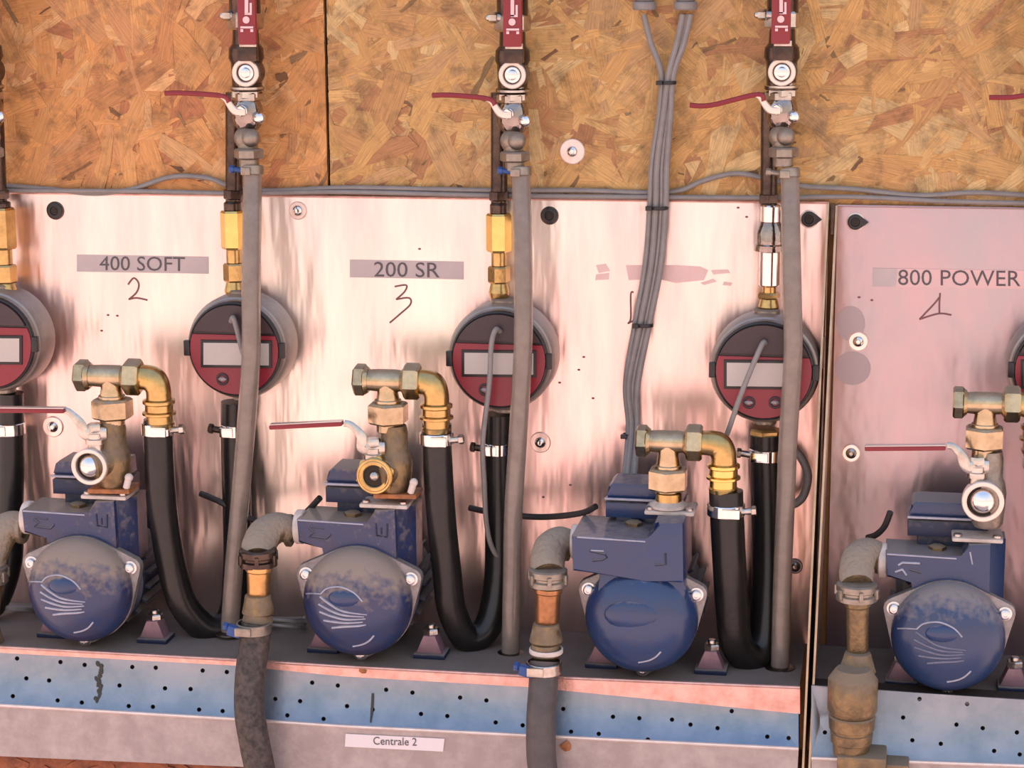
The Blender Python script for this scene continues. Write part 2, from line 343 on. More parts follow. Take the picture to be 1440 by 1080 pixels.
# ---------------------------------------------------------------- the setting: OSB wall, ground
rnd = random.Random(7)
def osb_board(name, xa, xb, ya, yb, nfl, seed, parent):
    p = [W(xa, ya, 0), W(xb, ya, 0), W(xb, yb, 0), W(xa, yb, 0)]
    x0, x1 = W(xa, 150, 0).x, W(xb, 150, 0).x; z1, z0 = W(700, ya, 0).z, W(700, yb, 0).z; zfl = W(700, 268, 0).z; zft = z1
    b = B(Vector((0, 0, 0))); b.box(Vector(((x0 + x1) / 2, 9 * S, (z0 + z1) / 2)), (x1 - x0) / S, 18, (z1 - z0) / S, 0)
    bo = b.done(name, 'osb_base', parent)
    base = Vector(bo.location)
    if not nfl: return bo
    r = random.Random(seed); bm = bmesh.new(); uvl = bm.loops.layers.uv.new('UVMap'); cl = bm.loops.layers.float_color.new('tone')
    tones = [(0.56, 0.265, 0.085), (0.60, 0.31, 0.11), (0.53, 0.25, 0.08), (0.50, 0.23, 0.08), (0.63, 0.36, 0.15), (0.57, 0.29, 0.10), (0.42, 0.17, 0.065), (0.58, 0.28, 0.09), (0.50, 0.25, 0.10), (0.55, 0.27, 0.09)]
    if seed == 3: tones = [(a * 1.02, b_ * 0.94, c_ * 0.9) for a, b_, c_ in tones]
    if seed == 5: tones = [(a * 0.97, b_ * 1.10, c_ * 1.12) for a, b_, c_ in tones]
    for i in range(nfl):
        L_ = r.uniform(50, 190) * S; w_ = r.uniform(12, 52) * S
        if r.random() < 0.35: L_ *= 0.4; w_ *= 0.4
        cx_, cz = r.uniform(x0, x1), r.uniform(zfl - 14 * S, zft)
        an = r.gauss(0.7, 0.9); ca, sa = math.cos(an), math.sin(an)
        q = r.random()
        out = []
        nn = 5
        for t in range(nn): out.append((-L_ / 2 + L_ * t / (nn - 1) + r.uniform(-.06, .06) * L_, -w_ / 2 * r.uniform(0.35, 1.2)))
        for t in range(nn): out.append((L_ / 2 - L_ * t / (nn - 1) + r.uniform(-.06, .06) * L_, w_ / 2 * r.uniform(0.35, 1.2)))
        dark = (i > nfl * 0.5 and r.random() < 0.16)
        if dark: out = [(a_ * 0.32, b_ * 0.28) for a_, b_ in out]
        dd = (0.25 + 2.6 * i / nfl) * S; til = r.uniform(-0.012, 0.012); til2 = r.uniform(-0.03, 0.03)
        c_ = tones[int(q * len(tones))]; f_ = r.uniform(0.88, 1.08) * (0.42 if dark else 1.0); c_ = (c_[0] * f_, c_[1] * f_, c_[2] * f_, 1)
        tv, bv = [], []
        for (a_, b_) in out:
            X = min(max(cx_ + a_ * ca - b_ * sa, x0 + 0.0003), x1 - 0.0003); Z = min(max(cz + a_ * sa + b_ * ca, z0), z1)
            Y = -dd - a_ * til - b_ * til2
            tv.append(bm.verts.new((X - base.x, max(min(Y, -0.1 * S), -3.3 * S + i / nfl * 0.2 * S - 0.2 * S), Z - base.z))); bv.append(bm.verts.new((X - base.x, 0.5 * S, Z - base.z)))
        fs = [(tv, out)]
        try:
            f = bm.faces.new(tv)
            for l, (a_, b_) in zip(f.loops, out): l[uvl].uv = (a_ + i * 0.37, b_ + i * 0.11); l[cl] = c_
            for k_ in range(len(tv)):
                k2 = (k_ + 1) % len(tv); g = bm.faces.new([tv[k2], tv[k_], bv[k_], bv[k2]])
                for l in g.loops: l[uvl].uv = (0, 0); l[cl] = (c_[0] * .6, c_[1] * .6, c_[2] * .6, 1)
        except ValueError: pass
    bmesh.ops.recalc_face_normals(bm, faces=bm.faces)
    me = bpy.data.meshes.new('wood_strands'); bm.to_mesh(me); bm.free(); me.materials.append(MATS['osb_strand'])
    o = bpy.data.objects.new('wood_strands', me); COL.objects.link(o); o.parent = bo; o['kind'] = 'stuff'
    return bo
wall = bpy.data.objects.new('wall_back', None); COL.objects.link(wall); wall['kind'] = 'structure'; wall['label'] = 'oriented strand board wall behind the pump panels'
osb_board('board', -900, 459.5, -560, 300, 5200, 3, wall)
osb_board('board', 462.5, 2300, -560, 300, 6800, 5, wall)
osb_board('board', -900, 2300, 300.5, 1500, 0, 9, wall)
osb_board('board', -300, 1750, 1040, 1330, 0, 9, wall) if False else None
b = B(Vector((0, 0, 0))); sa, sb = W(461, -560, 0), W(461, 290, 0); b.box(Vector((sa.x, 30 * S, (sa.z + sb.z) / 2)), 90, 22, (sa.z - sb.z) / S, 0.5); b.done('batten', 'dark_gap', wall)
# the lower board is set forward under the trays, its strands are in view at the bottom left
b = B(Vector((0, 0, 0)))
zt = W(100, 1068, 236).z
lowb = bpy.data.objects.new('wall_lower', None); COL.objects.link(lowb); lowb['kind'] = 'structure'; lowb['label'] = 'reddish strand board edge under the lower tray'
xa_, xb_ = W(-200, 1080, 236).x, W(1500, 1080, 236).x
def low_board():
    b = B(Vector((0, 0, 0))); b.box(Vector(((xa_ + xb_) / 2, -100 * S, zt - 110 * S)), (xb_ - xa_) / S, 200, 200, 0.5); b.done('board', 'osb_low', lowb)
    r = random.Random(4); b = B(Vector((0, 0, 0)))
    for i in range(70):
        c = Vector((r.uniform(xa_, xa_ + 0.5), -201.0 * S, zt - r.uniform(12, 60) * S))
        b.box(c, r.uniform(20, 60), 1.5 + r.random(), r.uniform(4, 12), 0, Matrix.Rotation(r.uniform(-.5, .5), 3, 'Y'))
    b.done('wood_strands', 'osb_low', lowb, kind='stuff')
mat('osb_low', (0.36, 0.11, 0.045), 0, 0.7, var=0.8, var_col=(0.12, 0.035, 0.02), vscale=70, bump=0.5, bscale=120)
low_board()

b = B(Vector((0, 0, 0))); gz = -1.05
b.box(Vector((0, -9.0, gz - 0.05)), 30 / S, 18.4 / S, 0.1 / S, 0); b.done('floor', 'ground_paving', None, kind='structure', label='pale pinkish paving in front of the wall')

# ---------------------------------------------------------------- steel panels and trays
SZ = W(560, 941, 205).z            # shelf top height, left cabinet
SZE = W(1300, 984, 205).z          # shelf top height, right cabinet
def back_panel(name, m, x0, x1, ytl, ytr, zb, label, grp=None):
    p0, p1 = W(x0, ytl, 6), W(x1, ytr, 6)
    root = thing(name, label, 'metal panel', Vector(((p0.x + p1.x) / 2, 0, zb)))
    b = B(p0); pl = [p0, p1, Vector((p1.x, p1.y, zb)), Vector((p0.x, p0.y, zb))]
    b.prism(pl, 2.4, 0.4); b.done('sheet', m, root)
    b = B(p0)
    a, c = W(x0, ytl, 8), W(x1, ytr, 8)
    b.tube([a, c], 1.7, 8, 1); b.done('top_edge', 'tray_rim' if m == 'sheet_steel' else 'sheet_steel_dull', root)
    return root
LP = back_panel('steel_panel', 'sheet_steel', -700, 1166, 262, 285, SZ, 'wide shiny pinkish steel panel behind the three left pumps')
RP = back_panel('steel_panel', 'sheet_steel_dull', 1178, 2200, 289, 304, SZE, 'duller steel panel behind the rightmost pump')

def side_flange(name, pts_front, gap, m, root, lab=None):
    """upright side plate whose front edge runs forward towards the trays"""
    (xt, yt, dt), (xb, yb, db) = pts_front
    a, c = W(xt, yt, dt), W(xb, yb, db); back_t = Vector((a.x, -1 * S, a.z)); back_b = Vector((c.x, -1 * S, c.z))
    b = B(a); b.prism([a, c, back_b, back_t], 3.0, 0, RT); return b.done(name, m, root)
side_flange('side_flange', ((1163, 286, 16), (1127, 1095, 234)), 0, 'flange_edge', LP)
side_flange('side_flange', ((1175, 289, 16), (1136, 1095, 234)), 0, 'flange_edge', RP)
b = B(W(1172, 300, 18)); b.box(W(1171, 308, 13), 6, 8, 44, 1); b.done('joint_clip', 'dark_steel', RP)
b = B(W(1172, 300, 18)); b.box(W(1157, 495, 62), 5, 8, 46, 1); b.done('joint_clip', 'dark_steel', RP)

def drip_tray(x0, x1, z, label, rim, perf, low, holes, rm, low_face=None, pm='tray_steel'):
    pm_ = W((x0 + x1) / 2, 950, 100)
    root = thing('drip_tray', label, 'tray', Vector((pm_.x, pm_.y, z - 60 * S)))
    a, c = W(x0, 940, 204), W(x1, 940, 204)
    b = B(Vector((0, 0, 0))); b.box(Vector(((a.x + c.x) / 2, -102.5 * S, z - 2.5 * S)), (c.x - a.x) / S, 203, 5, 0.8)
    b.done('shelf_plate', 'shelf_steel', root)
    if rim: plate('front_rim', rm, rim, lambda x, y: 208, 5, parent=root)
    if rim:
        n = len(rim) // 2; b = B(W(500, 950, 208)); b.tube([W(x, y, 208) for x, y in rim[:n]], 2.4, 8, 1); b.done('rim_bead', 'tray_rim', root)
    # sloping perforated face, its foot further out than its head
    def df(x, y):
        n = len(perf) // 2; top = perf[:n]; bot = list(reversed(perf[n:]))
        def it(L_):
            for (xa, ya), (xb, yb) in zip(L_, L_[1:]):
                if x <= xb or (xb, yb) == L_[-1]: return ya + (yb - ya) * (x - xa) / (xb - xa)
        t, bt = it(top), it(bot); f_ = min(max((y - t) / (bt - t), 0), 1); return 207 + 24 * f_ ** 1.9
    plate('perforated_face', pm, perf, df, 3, holes, parent=root)
    b = B(W(500, 1000, 200)); n = len(perf) // 2
    b.prism([W(x, y, 200) for x, y in perf], 30); b.done('backing', 'dark_gap', root)
    if low:
        n = len(low) // 2
        plate('lower_face', 'tray_face', low, lambda x, y: 235, 6, parent=root)
        b = B(W(500, 950, 208)); b.tube([W(x, y, 235.5) for x, y in low[:n]], 2.6, 8, 1); b.done('lower_bead', 'white_metal', root)
    return root
mat('white_metal', (0.86, 0.72, 0.66), 0.6, 0.4, var=0.4, var_col=(0.6, 0.4, 0.33), vscale=60)
holesL = [(24,926),(85,931),(119,935),(186,938),(219,939),(285,943),(319,945),(37,954),(69,957),(168,964),(232,968),(268,969),(18,979),(81,985),(115,988),(181,993),(215,994),(280,998),(313,1000),
 (543,970),(580,974),(647,981),(684,985),(488,993),(524,998),(592,1004),(629,1007),(697,1016),(735,1020),(792,997),(862,1008),(899,1010),(842,1032),(911,1040),(971,1019),(1009,1024),(1029,1000),(1079,1036),(1109,1038),(439,960),(475,964),(387,983),(422,986),(803,1029),(-20,950),(404,1006),(455,1011),(945,1012)]
rimL = [(-200, 898), (0, 910), (330, 928), (740, 950), (1125, 967), (1125, 1004), (960, 986), (740, 964), (480, 950), (380, 943), (330, 934), (0, 918), (-200, 905)]
rimL = [(-200, 898), (0, 910), (330, 928), (480, 937), (740, 951), (1125, 967), (1125, 1004), (740, 966), (480, 951), (330, 936), (0, 918), (-200, 905)]
perfL = [(-200, 904), (0, 917), (330, 934), (480, 949), (740, 963), (1123, 1000), (1123, 1052), (740, 1033), (480, 1020), (330, 1010), (0, 991), (-200, 980)]
lowL = [(-200, 980), (4, 992), (330, 1011), (480, 1021), (740, 1034), (1123, 1053), (1120, 1110), (740, 1098), (480, 1086), (330, 1078), (14, 1064), (-200, 1054)]
TL = drip_tray(-200, 1124, SZ, 'long pink rimmed perforated drip tray under the three left pumps', rimL, perfL, lowL, holesL, 'tray_rim')
perfE = [(1141, 964), (1300, 975), (1560, 992), (1560, 1080), (1300, 1071), (1141, 1064)]
lowE = [(1141, 1066), (1300, 1072), (1560, 1081), (1560, 1130), (1300, 1120), (1141, 1113)]
holesE = [(1270, 1009), (1345, 1019), (1382, 1024), (1293, 983), (1283, 1041), (1323, 1046), (1398, 1056), (1434, 1061), (1430, 1030), (1262, 1066), (1360, 990), (1180, 1000), (1160, 1030)]
TE = drip_tray(1143, 1560, SZE, 'bluish perforated drip tray under the rightmost pump', None, perfE, lowE, holesE, 'tray_rim')
# rust and grime streaks on the tray
mat('mud', (0.045, 0.04, 0.032), 0, 0.7, bump=0.5)
def streak(pts, d, r, m, par, flat=0.25):
    def dd(x, y):
        if d > 230 or d < 210: return d
        t, bt = 917 + (x - 0) * 0.060, 991 + x * 0.060
        return 208 + 24 * min(max((y - t) / (bt - t), 0), 1) ** 1.9
    b = B(W(*pts[0], d)); b.tube([W(x, y, dd(x, y)) for x, y in pts], r, 8, 4, flat=flat); b.done('grime_streak', m, par)
rg = random.Random(11)
for i in range(16):
    gx_, gy_ = 141 + rg.gauss(0, 3.2) - i * 0.25, 930 + i * 3.5
    streak([(gx_ - rg.uniform(0, 2), gy_), (gx_, gy_ + 3), (gx_ + rg.uniform(-2, 2), gy_ + rg.uniform(5, 9))], 222, [1, rg.uniform(2, 4.2), 1], 'mud', TL)
streak([(524, 975), (523, 998), (521, 1016)], 224, [1.5, 2, 1], 'dark_cable', TL)
streak([(792, 1045), (796, 1050), (798, 1056)], 236.5, [7, 8, 4], 'rust', TL)
streak([(505, 942), (515, 945)], 209, [2, 4, 2], 'rust', TL)
b = B(W(550, 1040, 240)); pl = [(486, 1032), (625, 1039), (623, 1057), (485, 1050)]
b.prism(WP(pl, 237), 1.5); lb = b.done('paper_label', 'white_paper', TL, label='white label reading Centrale 2')
text('lettering', 'Centrale 2', 525, 1036, 586, 1047, 0.03, 237.4, 'ink', lb)
# drain slot at the foot of each clear hose comes with the hose

# ---------------------------------------------------------------- strips, handwriting, screws on the panels
def strip(poly, m, label, d=7.2):
    p = W(*poly[0], d); b = B(p); b.prism(WP(poly, d), 0.8)
    o = b.done('name_strip', m, None, label=label, category='label'); return o
def child_text(par, *a, **k): return text('lettering', *a, m='ink', parent=par, **k)
s1 = strip([(108, 358), (293, 361), (293, 385), (108, 382)], 'grey_tape', 'grey strip reading 400 SOFT above the handwritten 2')
text('lettering', '400 SOFT', 140, 360, 260, 380, 0.012, 7.5, 'ink', s1)
s2 = strip([(492, 365), (652, 368), (652, 393), (492, 390)], 'grey_tape', 'grey strip reading 200 SR above the handwritten 3')
text('lettering', '200 SR', 526, 368, 618, 389, 0.014, 7.5, 'ink', s2)
s4 = strip([(1227, 377), (1475, 381), (1475, 407), (1227, 403)], 'sheet_steel_dull', 'long strip reading 800 POWER on the right panel')
b = B(W(1240, 390, 8)); b.prism(WP([(1227, 377), (1262, 378), (1260, 403), (1227, 403)], 7.6), 0.4); b.done('faded_end', 'grey_tape', s4)
text('lettering', '800 POWER', 1263, 379, 1435, 401, 0.010, 7.5, 'ink', s4)
s3 = strip([(880, 373), (950, 373), (985, 375), (996, 380), (990, 394), (950, 398), (925, 392), (884, 394)], 'faded_tape', 'torn remains of a faded pink strip behind the cable bundle')
for q in ([(838, 373), (852, 371), (858, 381), (842, 384)], [(838, 386), (857, 384), (856, 393), (837, 394)], [(1000, 380), (1024, 379), (1027, 384), (1003, 386)], [(985, 398), (1003, 392), (1008, 396), (990, 401)], [(1018, 396), (1030, 398), (1028, 402), (1016, 401)]):
    b = B(W(840, 380, 7)); b.prism(WP(q, 7.2), 0.8); b.done('torn_scrap', 'faded_tape', s3)
def writing(strokes, label):
    b = B(W(*strokes[0][0], 7))
    for st in strokes: b.tube([W(x, y, 6.6) for x, y in st], 1.25, 6, 5, flat=0.5)
    b.done('handwriting', 'marker', None, label=label, category='writing')
writing([[(180, 400), (188, 391), (195, 399), (192, 411), (181, 421)], [(181, 421), (192, 419), (207, 422)]], 'handwritten number 2 under the strip reading 400 SOFT')
writing([[(555, 403), (571, 401), (569, 410), (557, 421)], [(557, 421), (575, 419), (577, 428), (562, 442), (548, 454)]], 'handwritten number 3 under the strip reading 200 SR')
writing([[(891, 411), (887, 414), (887, 447), (883, 455)], [(883, 455), (891, 451), (900, 449)]], 'handwritten mark shaped like an L beside the cable bundle')
writing([[(1322, 412), (1321, 426), (1321, 440)], [(1321, 418), (1313, 428), (1293, 449)], [(1293, 449), (1320, 441), (1338, 443)]], 'handwritten number 1 under the strip reading 800 POWER')

def black_cap(x, y, label, tip=False, g='black caps'):
    c = W(x, y, 6); root = thing('cap_screw', label, 'screw', c)
    b = B(c); b.lathe(c, FR, [(0, 13), (1.2, 13), (2.2, 11), (2.6, 0)], 24)
    b.done('washer', 'dark_steel' if not tip else 'pale_ring', root)
    b = B(c); b.lathe(c, FR, [(0, 11.5), (4, 11), (5, 8.5), (5, 6.5), (3.2, 5.5), (3.2, 0)], 20)
    if tip: b.prism([c + (RT * 8 + UPV * 8 + FR * 4) * b.k, c + (RT * 18 + FR * 4) * b.k, c + (RT * 8 - UPV * 8 + FR * 4) * b.k], 3)
    b.done('rubber_cap', 'black_plastic', root)
    b = B(c); b.hexn(c, FR, 3, 4.4, 4.5, 0.4); b.done('socket', 'dark_gap', root)
black_cap(78, 296, 'black capped screw at the upper left, above the 400 SOFT strip')
black_cap(773, 303, 'black capped screw above the middle of the wide panel')
black_cap(1138, 308, 'black capped screw at the right end of the wide panel', True)
black_cap(1203, 312, 'black capped screw with a pointed washer on the right panel', True)
def washer_screw(x, y, label, r=14, m='pale_ring', d=6, dark=False):
    c = W(x, y, d); root = thing('washer_screw', label, 'screw', c)
    b = B(c); b.ring(c, FR, 0, 2, 6, r); b.done('washer', m, root)
    b = B(c); b.lathe(c, FR, [(0, 8), (3, 7.6), (5, 6), (6.2, 3.4), (5, 2.6), (4.6, 0)], 20); b.done('screw_head', 'chrome' if not dark else 'worn_steel', root)
washer_screw(419, 296, 'bright washer screw right of the leftmost brass fitting', 13, 'white_metal')
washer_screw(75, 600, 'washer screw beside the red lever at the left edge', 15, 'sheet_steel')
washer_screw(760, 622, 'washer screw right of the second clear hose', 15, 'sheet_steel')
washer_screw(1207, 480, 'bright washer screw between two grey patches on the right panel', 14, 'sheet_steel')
washer_screw(1197, 637, 'washer screw at the tip of the right panel lever', 13, 'sheet_steel', dark=True)
washer_screw(1100 + 18, 796, 'small washer screw low beside the third clear hose', 11, 'stain', dark=True)
washer_screw(805, 213, 'white dished washer screw on the wooden wall', 18, 'white_metal', 3)
for (x, y, rx, ry) in ((1196, 455, 20, 25), (1199, 518, 25, 24)):
    c = W(x, y, 6.4); b = B(c); b.lathe(c, FR, [(-0.3, rx), (0.3, rx), (0.35, 0)], 24, sq=ry / rx); b.done('glue_patch', 'stain', RP)
for (x, y) in ((152, 443), (165, 444), (143, 465), (821, 502), (787, 538), (834, 560), (764, 699), (802, 682), (590, 350), (700 + 114, 520), (1208, 418), (1226, 422), (1038, 292), (1050, 305)):
    c = W(x, y, 6); b = B(c); b.lathe(c, FR, [(0, 2.3), (0.8, 1.6), (0.9, 0)], 8, sq=0.7); b.done('paint_fleck', 'marker', LP if x < 1170 else RP)

# ---------------------------------------------------------------- cables
def cable(pts, r, label, m='grey_cable', grp=None, name='cable', parent=None):
    b = B(W(*pts[0])); b.tube(WP3(pts), r, 10, 7)
    pr = {} if parent else dict(label=label, category='cable')
    if grp: pr['group'] = grp
    return b.done(name, m, parent, **pr)
cable([(-60, 261, 8), (0, 261, 8), (70, 266, 9), (130, 272, 9), (185, 266, 9), (240, 249, 9), (290, 250, 9), (325, 262, 10), (380, 268, 10), (480, 264, 9), (600, 266, 9), (700, 268, 9), (820, 268, 9), (905, 271, 9), (955, 268, 9), (990, 254, 9), (1035, 244, 9), (1080, 252, 10), (1130, 262, 9), (1200, 266, 9), (1290, 275, 9), (1370, 271, 9), (1460, 276, 9)], 3.4,
      'upper wavy grey cable running above the steel panels')
cable([(-60, 266, 13), (0, 268, 13), (200, 269, 13), (330, 272, 13), (480, 270, 13), (700, 275, 13), (900, 277, 13), (1080, 278, 13), (1200, 277, 13), (1330, 283, 13), (1460, 286, 13)], 3.2,
      'lower straight grey cable running along the panel top edge', 'grey_cable')
bundle_root = thing('cable_bundle', 'bundle of grey cables tied with black ties down to the third pump', 'cable', W(905, 455, 8))
L0 = [(905, 20), (915, 60), (930, 105), (927, 160), (917, 230), (914, 290), (908, 370), (893, 457), (880, 540), (884, 600), (878, 668)]
L1 = [(960, 20), (952, 60), (940, 105), (933, 160), (924, 230), (922, 290), (916, 370), (900, 457), (884, 540), (888, 600), (882, 668)]
L2 = [(966, 20), (958, 60), (944, 105), (939, 160), (931, 230), (930, 290), (923, 370), (907, 457), (890, 540), (892, 600), (887, 668)]
L3 = [(971, 20), (962, 60), (947, 105), (943, 160), (938, 230), (936, 290), (930, 370), (913, 457), (897, 540), (896, 600), (892, 668)]
for q, (Lx, dp) in enumerate(((L0, 21), (L1, 25), (L2, 21), (L3, 24))):
    cable([(x, y, dp + (0 if y < 600 else (y - 600) * 0.7)) for x, y in Lx], 4.4, '', 'grey_cable', name='cable_strand', parent=bundle_root)
for (x, y, w_, t_) in ((938, 116, 26, 0.1), (925, 292, 30, 0.02), (905, 457, 27, 0.02), (888, 612, 25, 0.1)):
    c = W(x, y, 23); b = B(c); b.ring(c - UPV * 2.5 * b.k, UPV, 0, 5, w_ * 0.44, w_ * 0.52, 18)
    for v in b.bm.verts: v.co.y = c.y + (v.co.y - c.y) * 0.75
    b.box(c + FR * w_ * 0.4 * b.k - RT * w_ * 0.38 * b.k, 9, 7, 6, 1); b.done('cable_tie', 'black_plastic', bundle_root)
for gx, lab in ((906, 'left grey cable gland at the top edge'), (964, 'right grey cable gland at the top edge')):
    c = W(gx, 8, 23); root = thing('cable_gland', lab, 'cable gland', c)
    b = B(c); b.cyl(c, UPV, -6, 6, 17, 2, 20); b.cyl(c, UPV, 6, 60, 14, 2, 20); b.done('gland_nut', 'grey_cable', root)
    b = B(c); b.box(W(gx, -18, 10), 30, 20, 26, 3); b.done('gland_body', 'grey_cable', root)

# ---------------------------------------------------------------- per-unit builders
def hexgroup(root, name, m, ref, o, ax, t0, t1, r, ph=0.52, ch=2.5):
    b = B(ref); b.hexn(o, ax, t0, t1, r, ch, ph); return b.done(name, m, root, 20)

def upper_valve(x, y, where):
    """upright ball valve with its red lever hanging over the body, y = height of the round plug"""
    c = W(x, y, 70); root = thing('ball_valve', 'upright dark steel ball valve with red lever, ' + where, 'valve', c)
    ax = W(x - 1, y, 48)
    k = S * K(ax)
    b = B(ax); b.lathe(ax, UPV, [(-26, 19), (-24, 24), (-20, 24), (-18, 21), (14, 22), (20, 25), (34, 24), (40, 19), (60, 18), (70, 22), (330, 22)], 24); b.done('valve_body', 'dark_steel', root)
    b = B(ax); b.hexn(ax, UPV, -40, -27, 23, 2, 0.2); b.done('hex_collar', 'worn_steel', root); b = B(ax); b.hexn(ax, UPV, 60, 84, 26, 3, 0.3); b.done('hex_collar', 'worn_steel', root)
    f = W(x, y, 66)
    b = B(f); b.cyl(f, FR, -18, 8, 21, 2); b.done('plug_boss', 'dark_steel', root)
    b = B(f); b.ring(f, FR, 4, 12, 13.0, 19.5); b.done('plug_ring', 'pale_ring', root)
    b = B(f); b.lathe(f, FR, [(6, 12), (8, 11), (9, 7.5), (12, 7.2), (13.5, 5), (14, 0)], 20); b.done('plug', 'chrome', root)
    l0, l1 = W(x, y - 24, 82), W(x, y - 42, 86)
    b = B(l0); b.box(W(x + 1, y - 27, 80), 28, 12, 22, 3); b.done('stem_block', 'dark_steel', root)
    lev = B(l0); lx0, lx1 = x - 13, x + 13
    lev.box(W(x + 1, y - 40, 90), 25, 5, 8, 1); lv = lev.done('lever', 'worn_steel', root)
    g = B(l0); g.box(W(x - 1, y - 100, 90), 27, 10, 120, 3.5); gr = g.done('grip', 'red_grip', lv)
    dd = 96.3
    b = B(l0); b.prism(WP([(x - 10, y - 65), (x + 8, y - 65), (x + 8, y - 62), (x - 10, y - 62)], dd), 1)
    b.prism(WP([(x - 10, y - 61), (x - 6, y - 61), (x - 6, y - 57), (x - 10, y - 57)], dd), 1); b.prism(WP([(x + 4, y - 61), (x + 8, y - 61), (x + 8, y - 57), (x + 4, y - 57)], dd), 1)
    cc = W(x - 2, y - 74, dd); b.lathe(cc, FR, [(-1, 5), (0, 5), (0.2, 0)], 14)
    b.prism(WP([(x - 4, y - 112), (x + 1, y - 112), (x + 1, y - 82), (x - 4, y - 82)], dd), 1)
    b.prism(WP([(x + 3, y - 98), (x + 6, y - 98), (x + 6, y - 81), (x - 4, y - 81), (x - 4, y - 84), (x + 3, y - 84)], dd), 1)
    b.done('grip_marking', 'white_print', gr)
    n0 = W(x - 28, y - 80, 60); b = B(n0); b.cyl(n0, RT, -4, 22, 6, 1, 12); b.hexn(n0, RT, -6, 6, 8, 1.5); b.ball(n0 - RT * 7 * b.k, 5); b.done('side_nut', 'worn_steel', root)

def drain_valve(x, y, tip, where, clampm='blue_screw', bundle=True):
    """small bright ball valve with a lever to the left, elbow and hose tail; y = lever pivot height"""
    c = W(x, y, 64); root = thing('drain_valve', 'small chromed valve with thin red side lever, ' + where, 'valve', c)
    a = W(x, y, 50)
    b = B(a); b.lathe(a, UPV, [(26, 20), (27, 24), (30, 24), (31, 19), (34, 19)], 24); b.hexn(a, UPV, 14, 25, 21, 1.5); b.done('collar', 'worn_steel', root)
    b = B(a); b.lathe(a, UPV, [(14, 15), (10, 18), (2, 21), (-14, 22), (-24, 19), (-30, 15)], 24); b.done('valve_body', 'dark_chrome', root)
    p = W(x - 8, y + 4, 78); b = B(p); b.cyl(p, FR, -16, 2, 8, 1); b.hexn(p, FR, 2, 8, 8, 1.2); b.done('stem', 'chrome', root)
    q = W(x + 17, y + 14, 66); b = B(q); b.ball(q, 9); b.done('outlet_cap', 'chrome', root)
    b = B(p); pv = [W(x - 3, y + 6, 84), W(x - 18, y + 4, 86), W(x - 30, y - 12, 88), W(x - 38, y - 18, 88)]
    b.tube(pv, [5.5, 5.5, 4, 4], 8, 6, flat=0.45); lv = b.done('lever', 'pale_ring', root)
    b = B(p); b.tube([W(x - 26, y - 8, 88), W(x - 36, y - 17, 88), W(tip[0] + 30, tip[1] + 0, 89), W(*tip, 89)], 3.6, 8, 6); b.done('grip', 'red_grip', lv)
    e1 = W(x + 4, y + 44, 66)
    b = B(e1); b.ball(W(x - 2, y + 42, 58), 17); b.ball(W(x + 5, y + 42, 72), 13); b.cyl(W(x, y + 42, 60), UPV, -24, 4, 14, 1); b.done('elbow', 'grimy_steel', root)
    b = B(e1); n_ = W(x + 2, y + 64, 72); b.hexn(n_, UPV, -7, 7, 21, 2, 0.1); b.cyl(n_, UPV, -20, -7, 14, 1); b.done('hose_tail_nut', 'grimy_steel', root)
    return root

def gpipe(x, y0, y1, x1, where):
    """dark feed pipe behind the drain valve, running down to the fitting over the meter"""
    a, c = W(x, y0, 34), W(x1, y1, 34)
    b = B(a); b.tube([a, c], 12, 16, 1); m_ = (a + c) / 2; b.hexn(c, (a - c), 4, 18, 15, 1.5)
    b.done('feed_pipe', 'dark_steel', None, label='dark vertical feed pipe ' + where, category='pipe')

def hose_clamp(root, c, ax, r, h, side, screw_m='worn_steel', band='chrome', up=0.0, name='hose_clamp'):
    b = B(c); b.ring(c - ax.normalized() * h / 2 * b.k, ax, 0, h, r - 1.5, r + 1.6, 28)
    o = b.done(name, band, root)
    s0 = c + RT * side * (r + 1) * b.k + FR * r * 0.35 * b.k + UPV * up * b.k
    b = B(c); b.box(c + FR * (r + 2) * b.k + RT * side * r * 0.35 * b.k, r * 1.0, 5, h * 0.8, 1.2); b.done('clamp_housing', band, o)
    b = B(c); b.cyl(s0, RT * side + UPV * 0.12, -10, 12, h * 0.28, 1, 12); b.hexn(s0, RT * side + UPV * 0.12, 10, 17, h * 0.42, 1); b.done('clamp_screw', screw_m, o)
    return o

def clear_hose(pts, where, r=13.5, screw='blue_screw', sd=-1):
    P = WP3(pts); root = thing('clear_hose', 'translucent grey hose ' + where, 'hose', P[-1], None)
    b = B(P[0]); b.tube(P, r, 18, 7, hollow=2.6); b.done('hose_wall', 'clear_pvc', root, 60)
    b = B(P[0]); b.tube(P, r - 4.2, 12, 7); b.done('liquid_column', 'hose_water', root, 60)
    ax = (P[0] - P[1]).normalized(); c = P[0] - ax * 7 * S
    hose_clamp(root, c, ax, r + 0.5, 13, sd, screw, 'grimy_steel')
    e_ = P[-1]; b = B(e_); b.lathe(e_, UPV, [(-2, r + 9), (0, r + 8), (2, r + 2)], 20); b.done('drain_grommet', 'dark_steel', root)
    return root

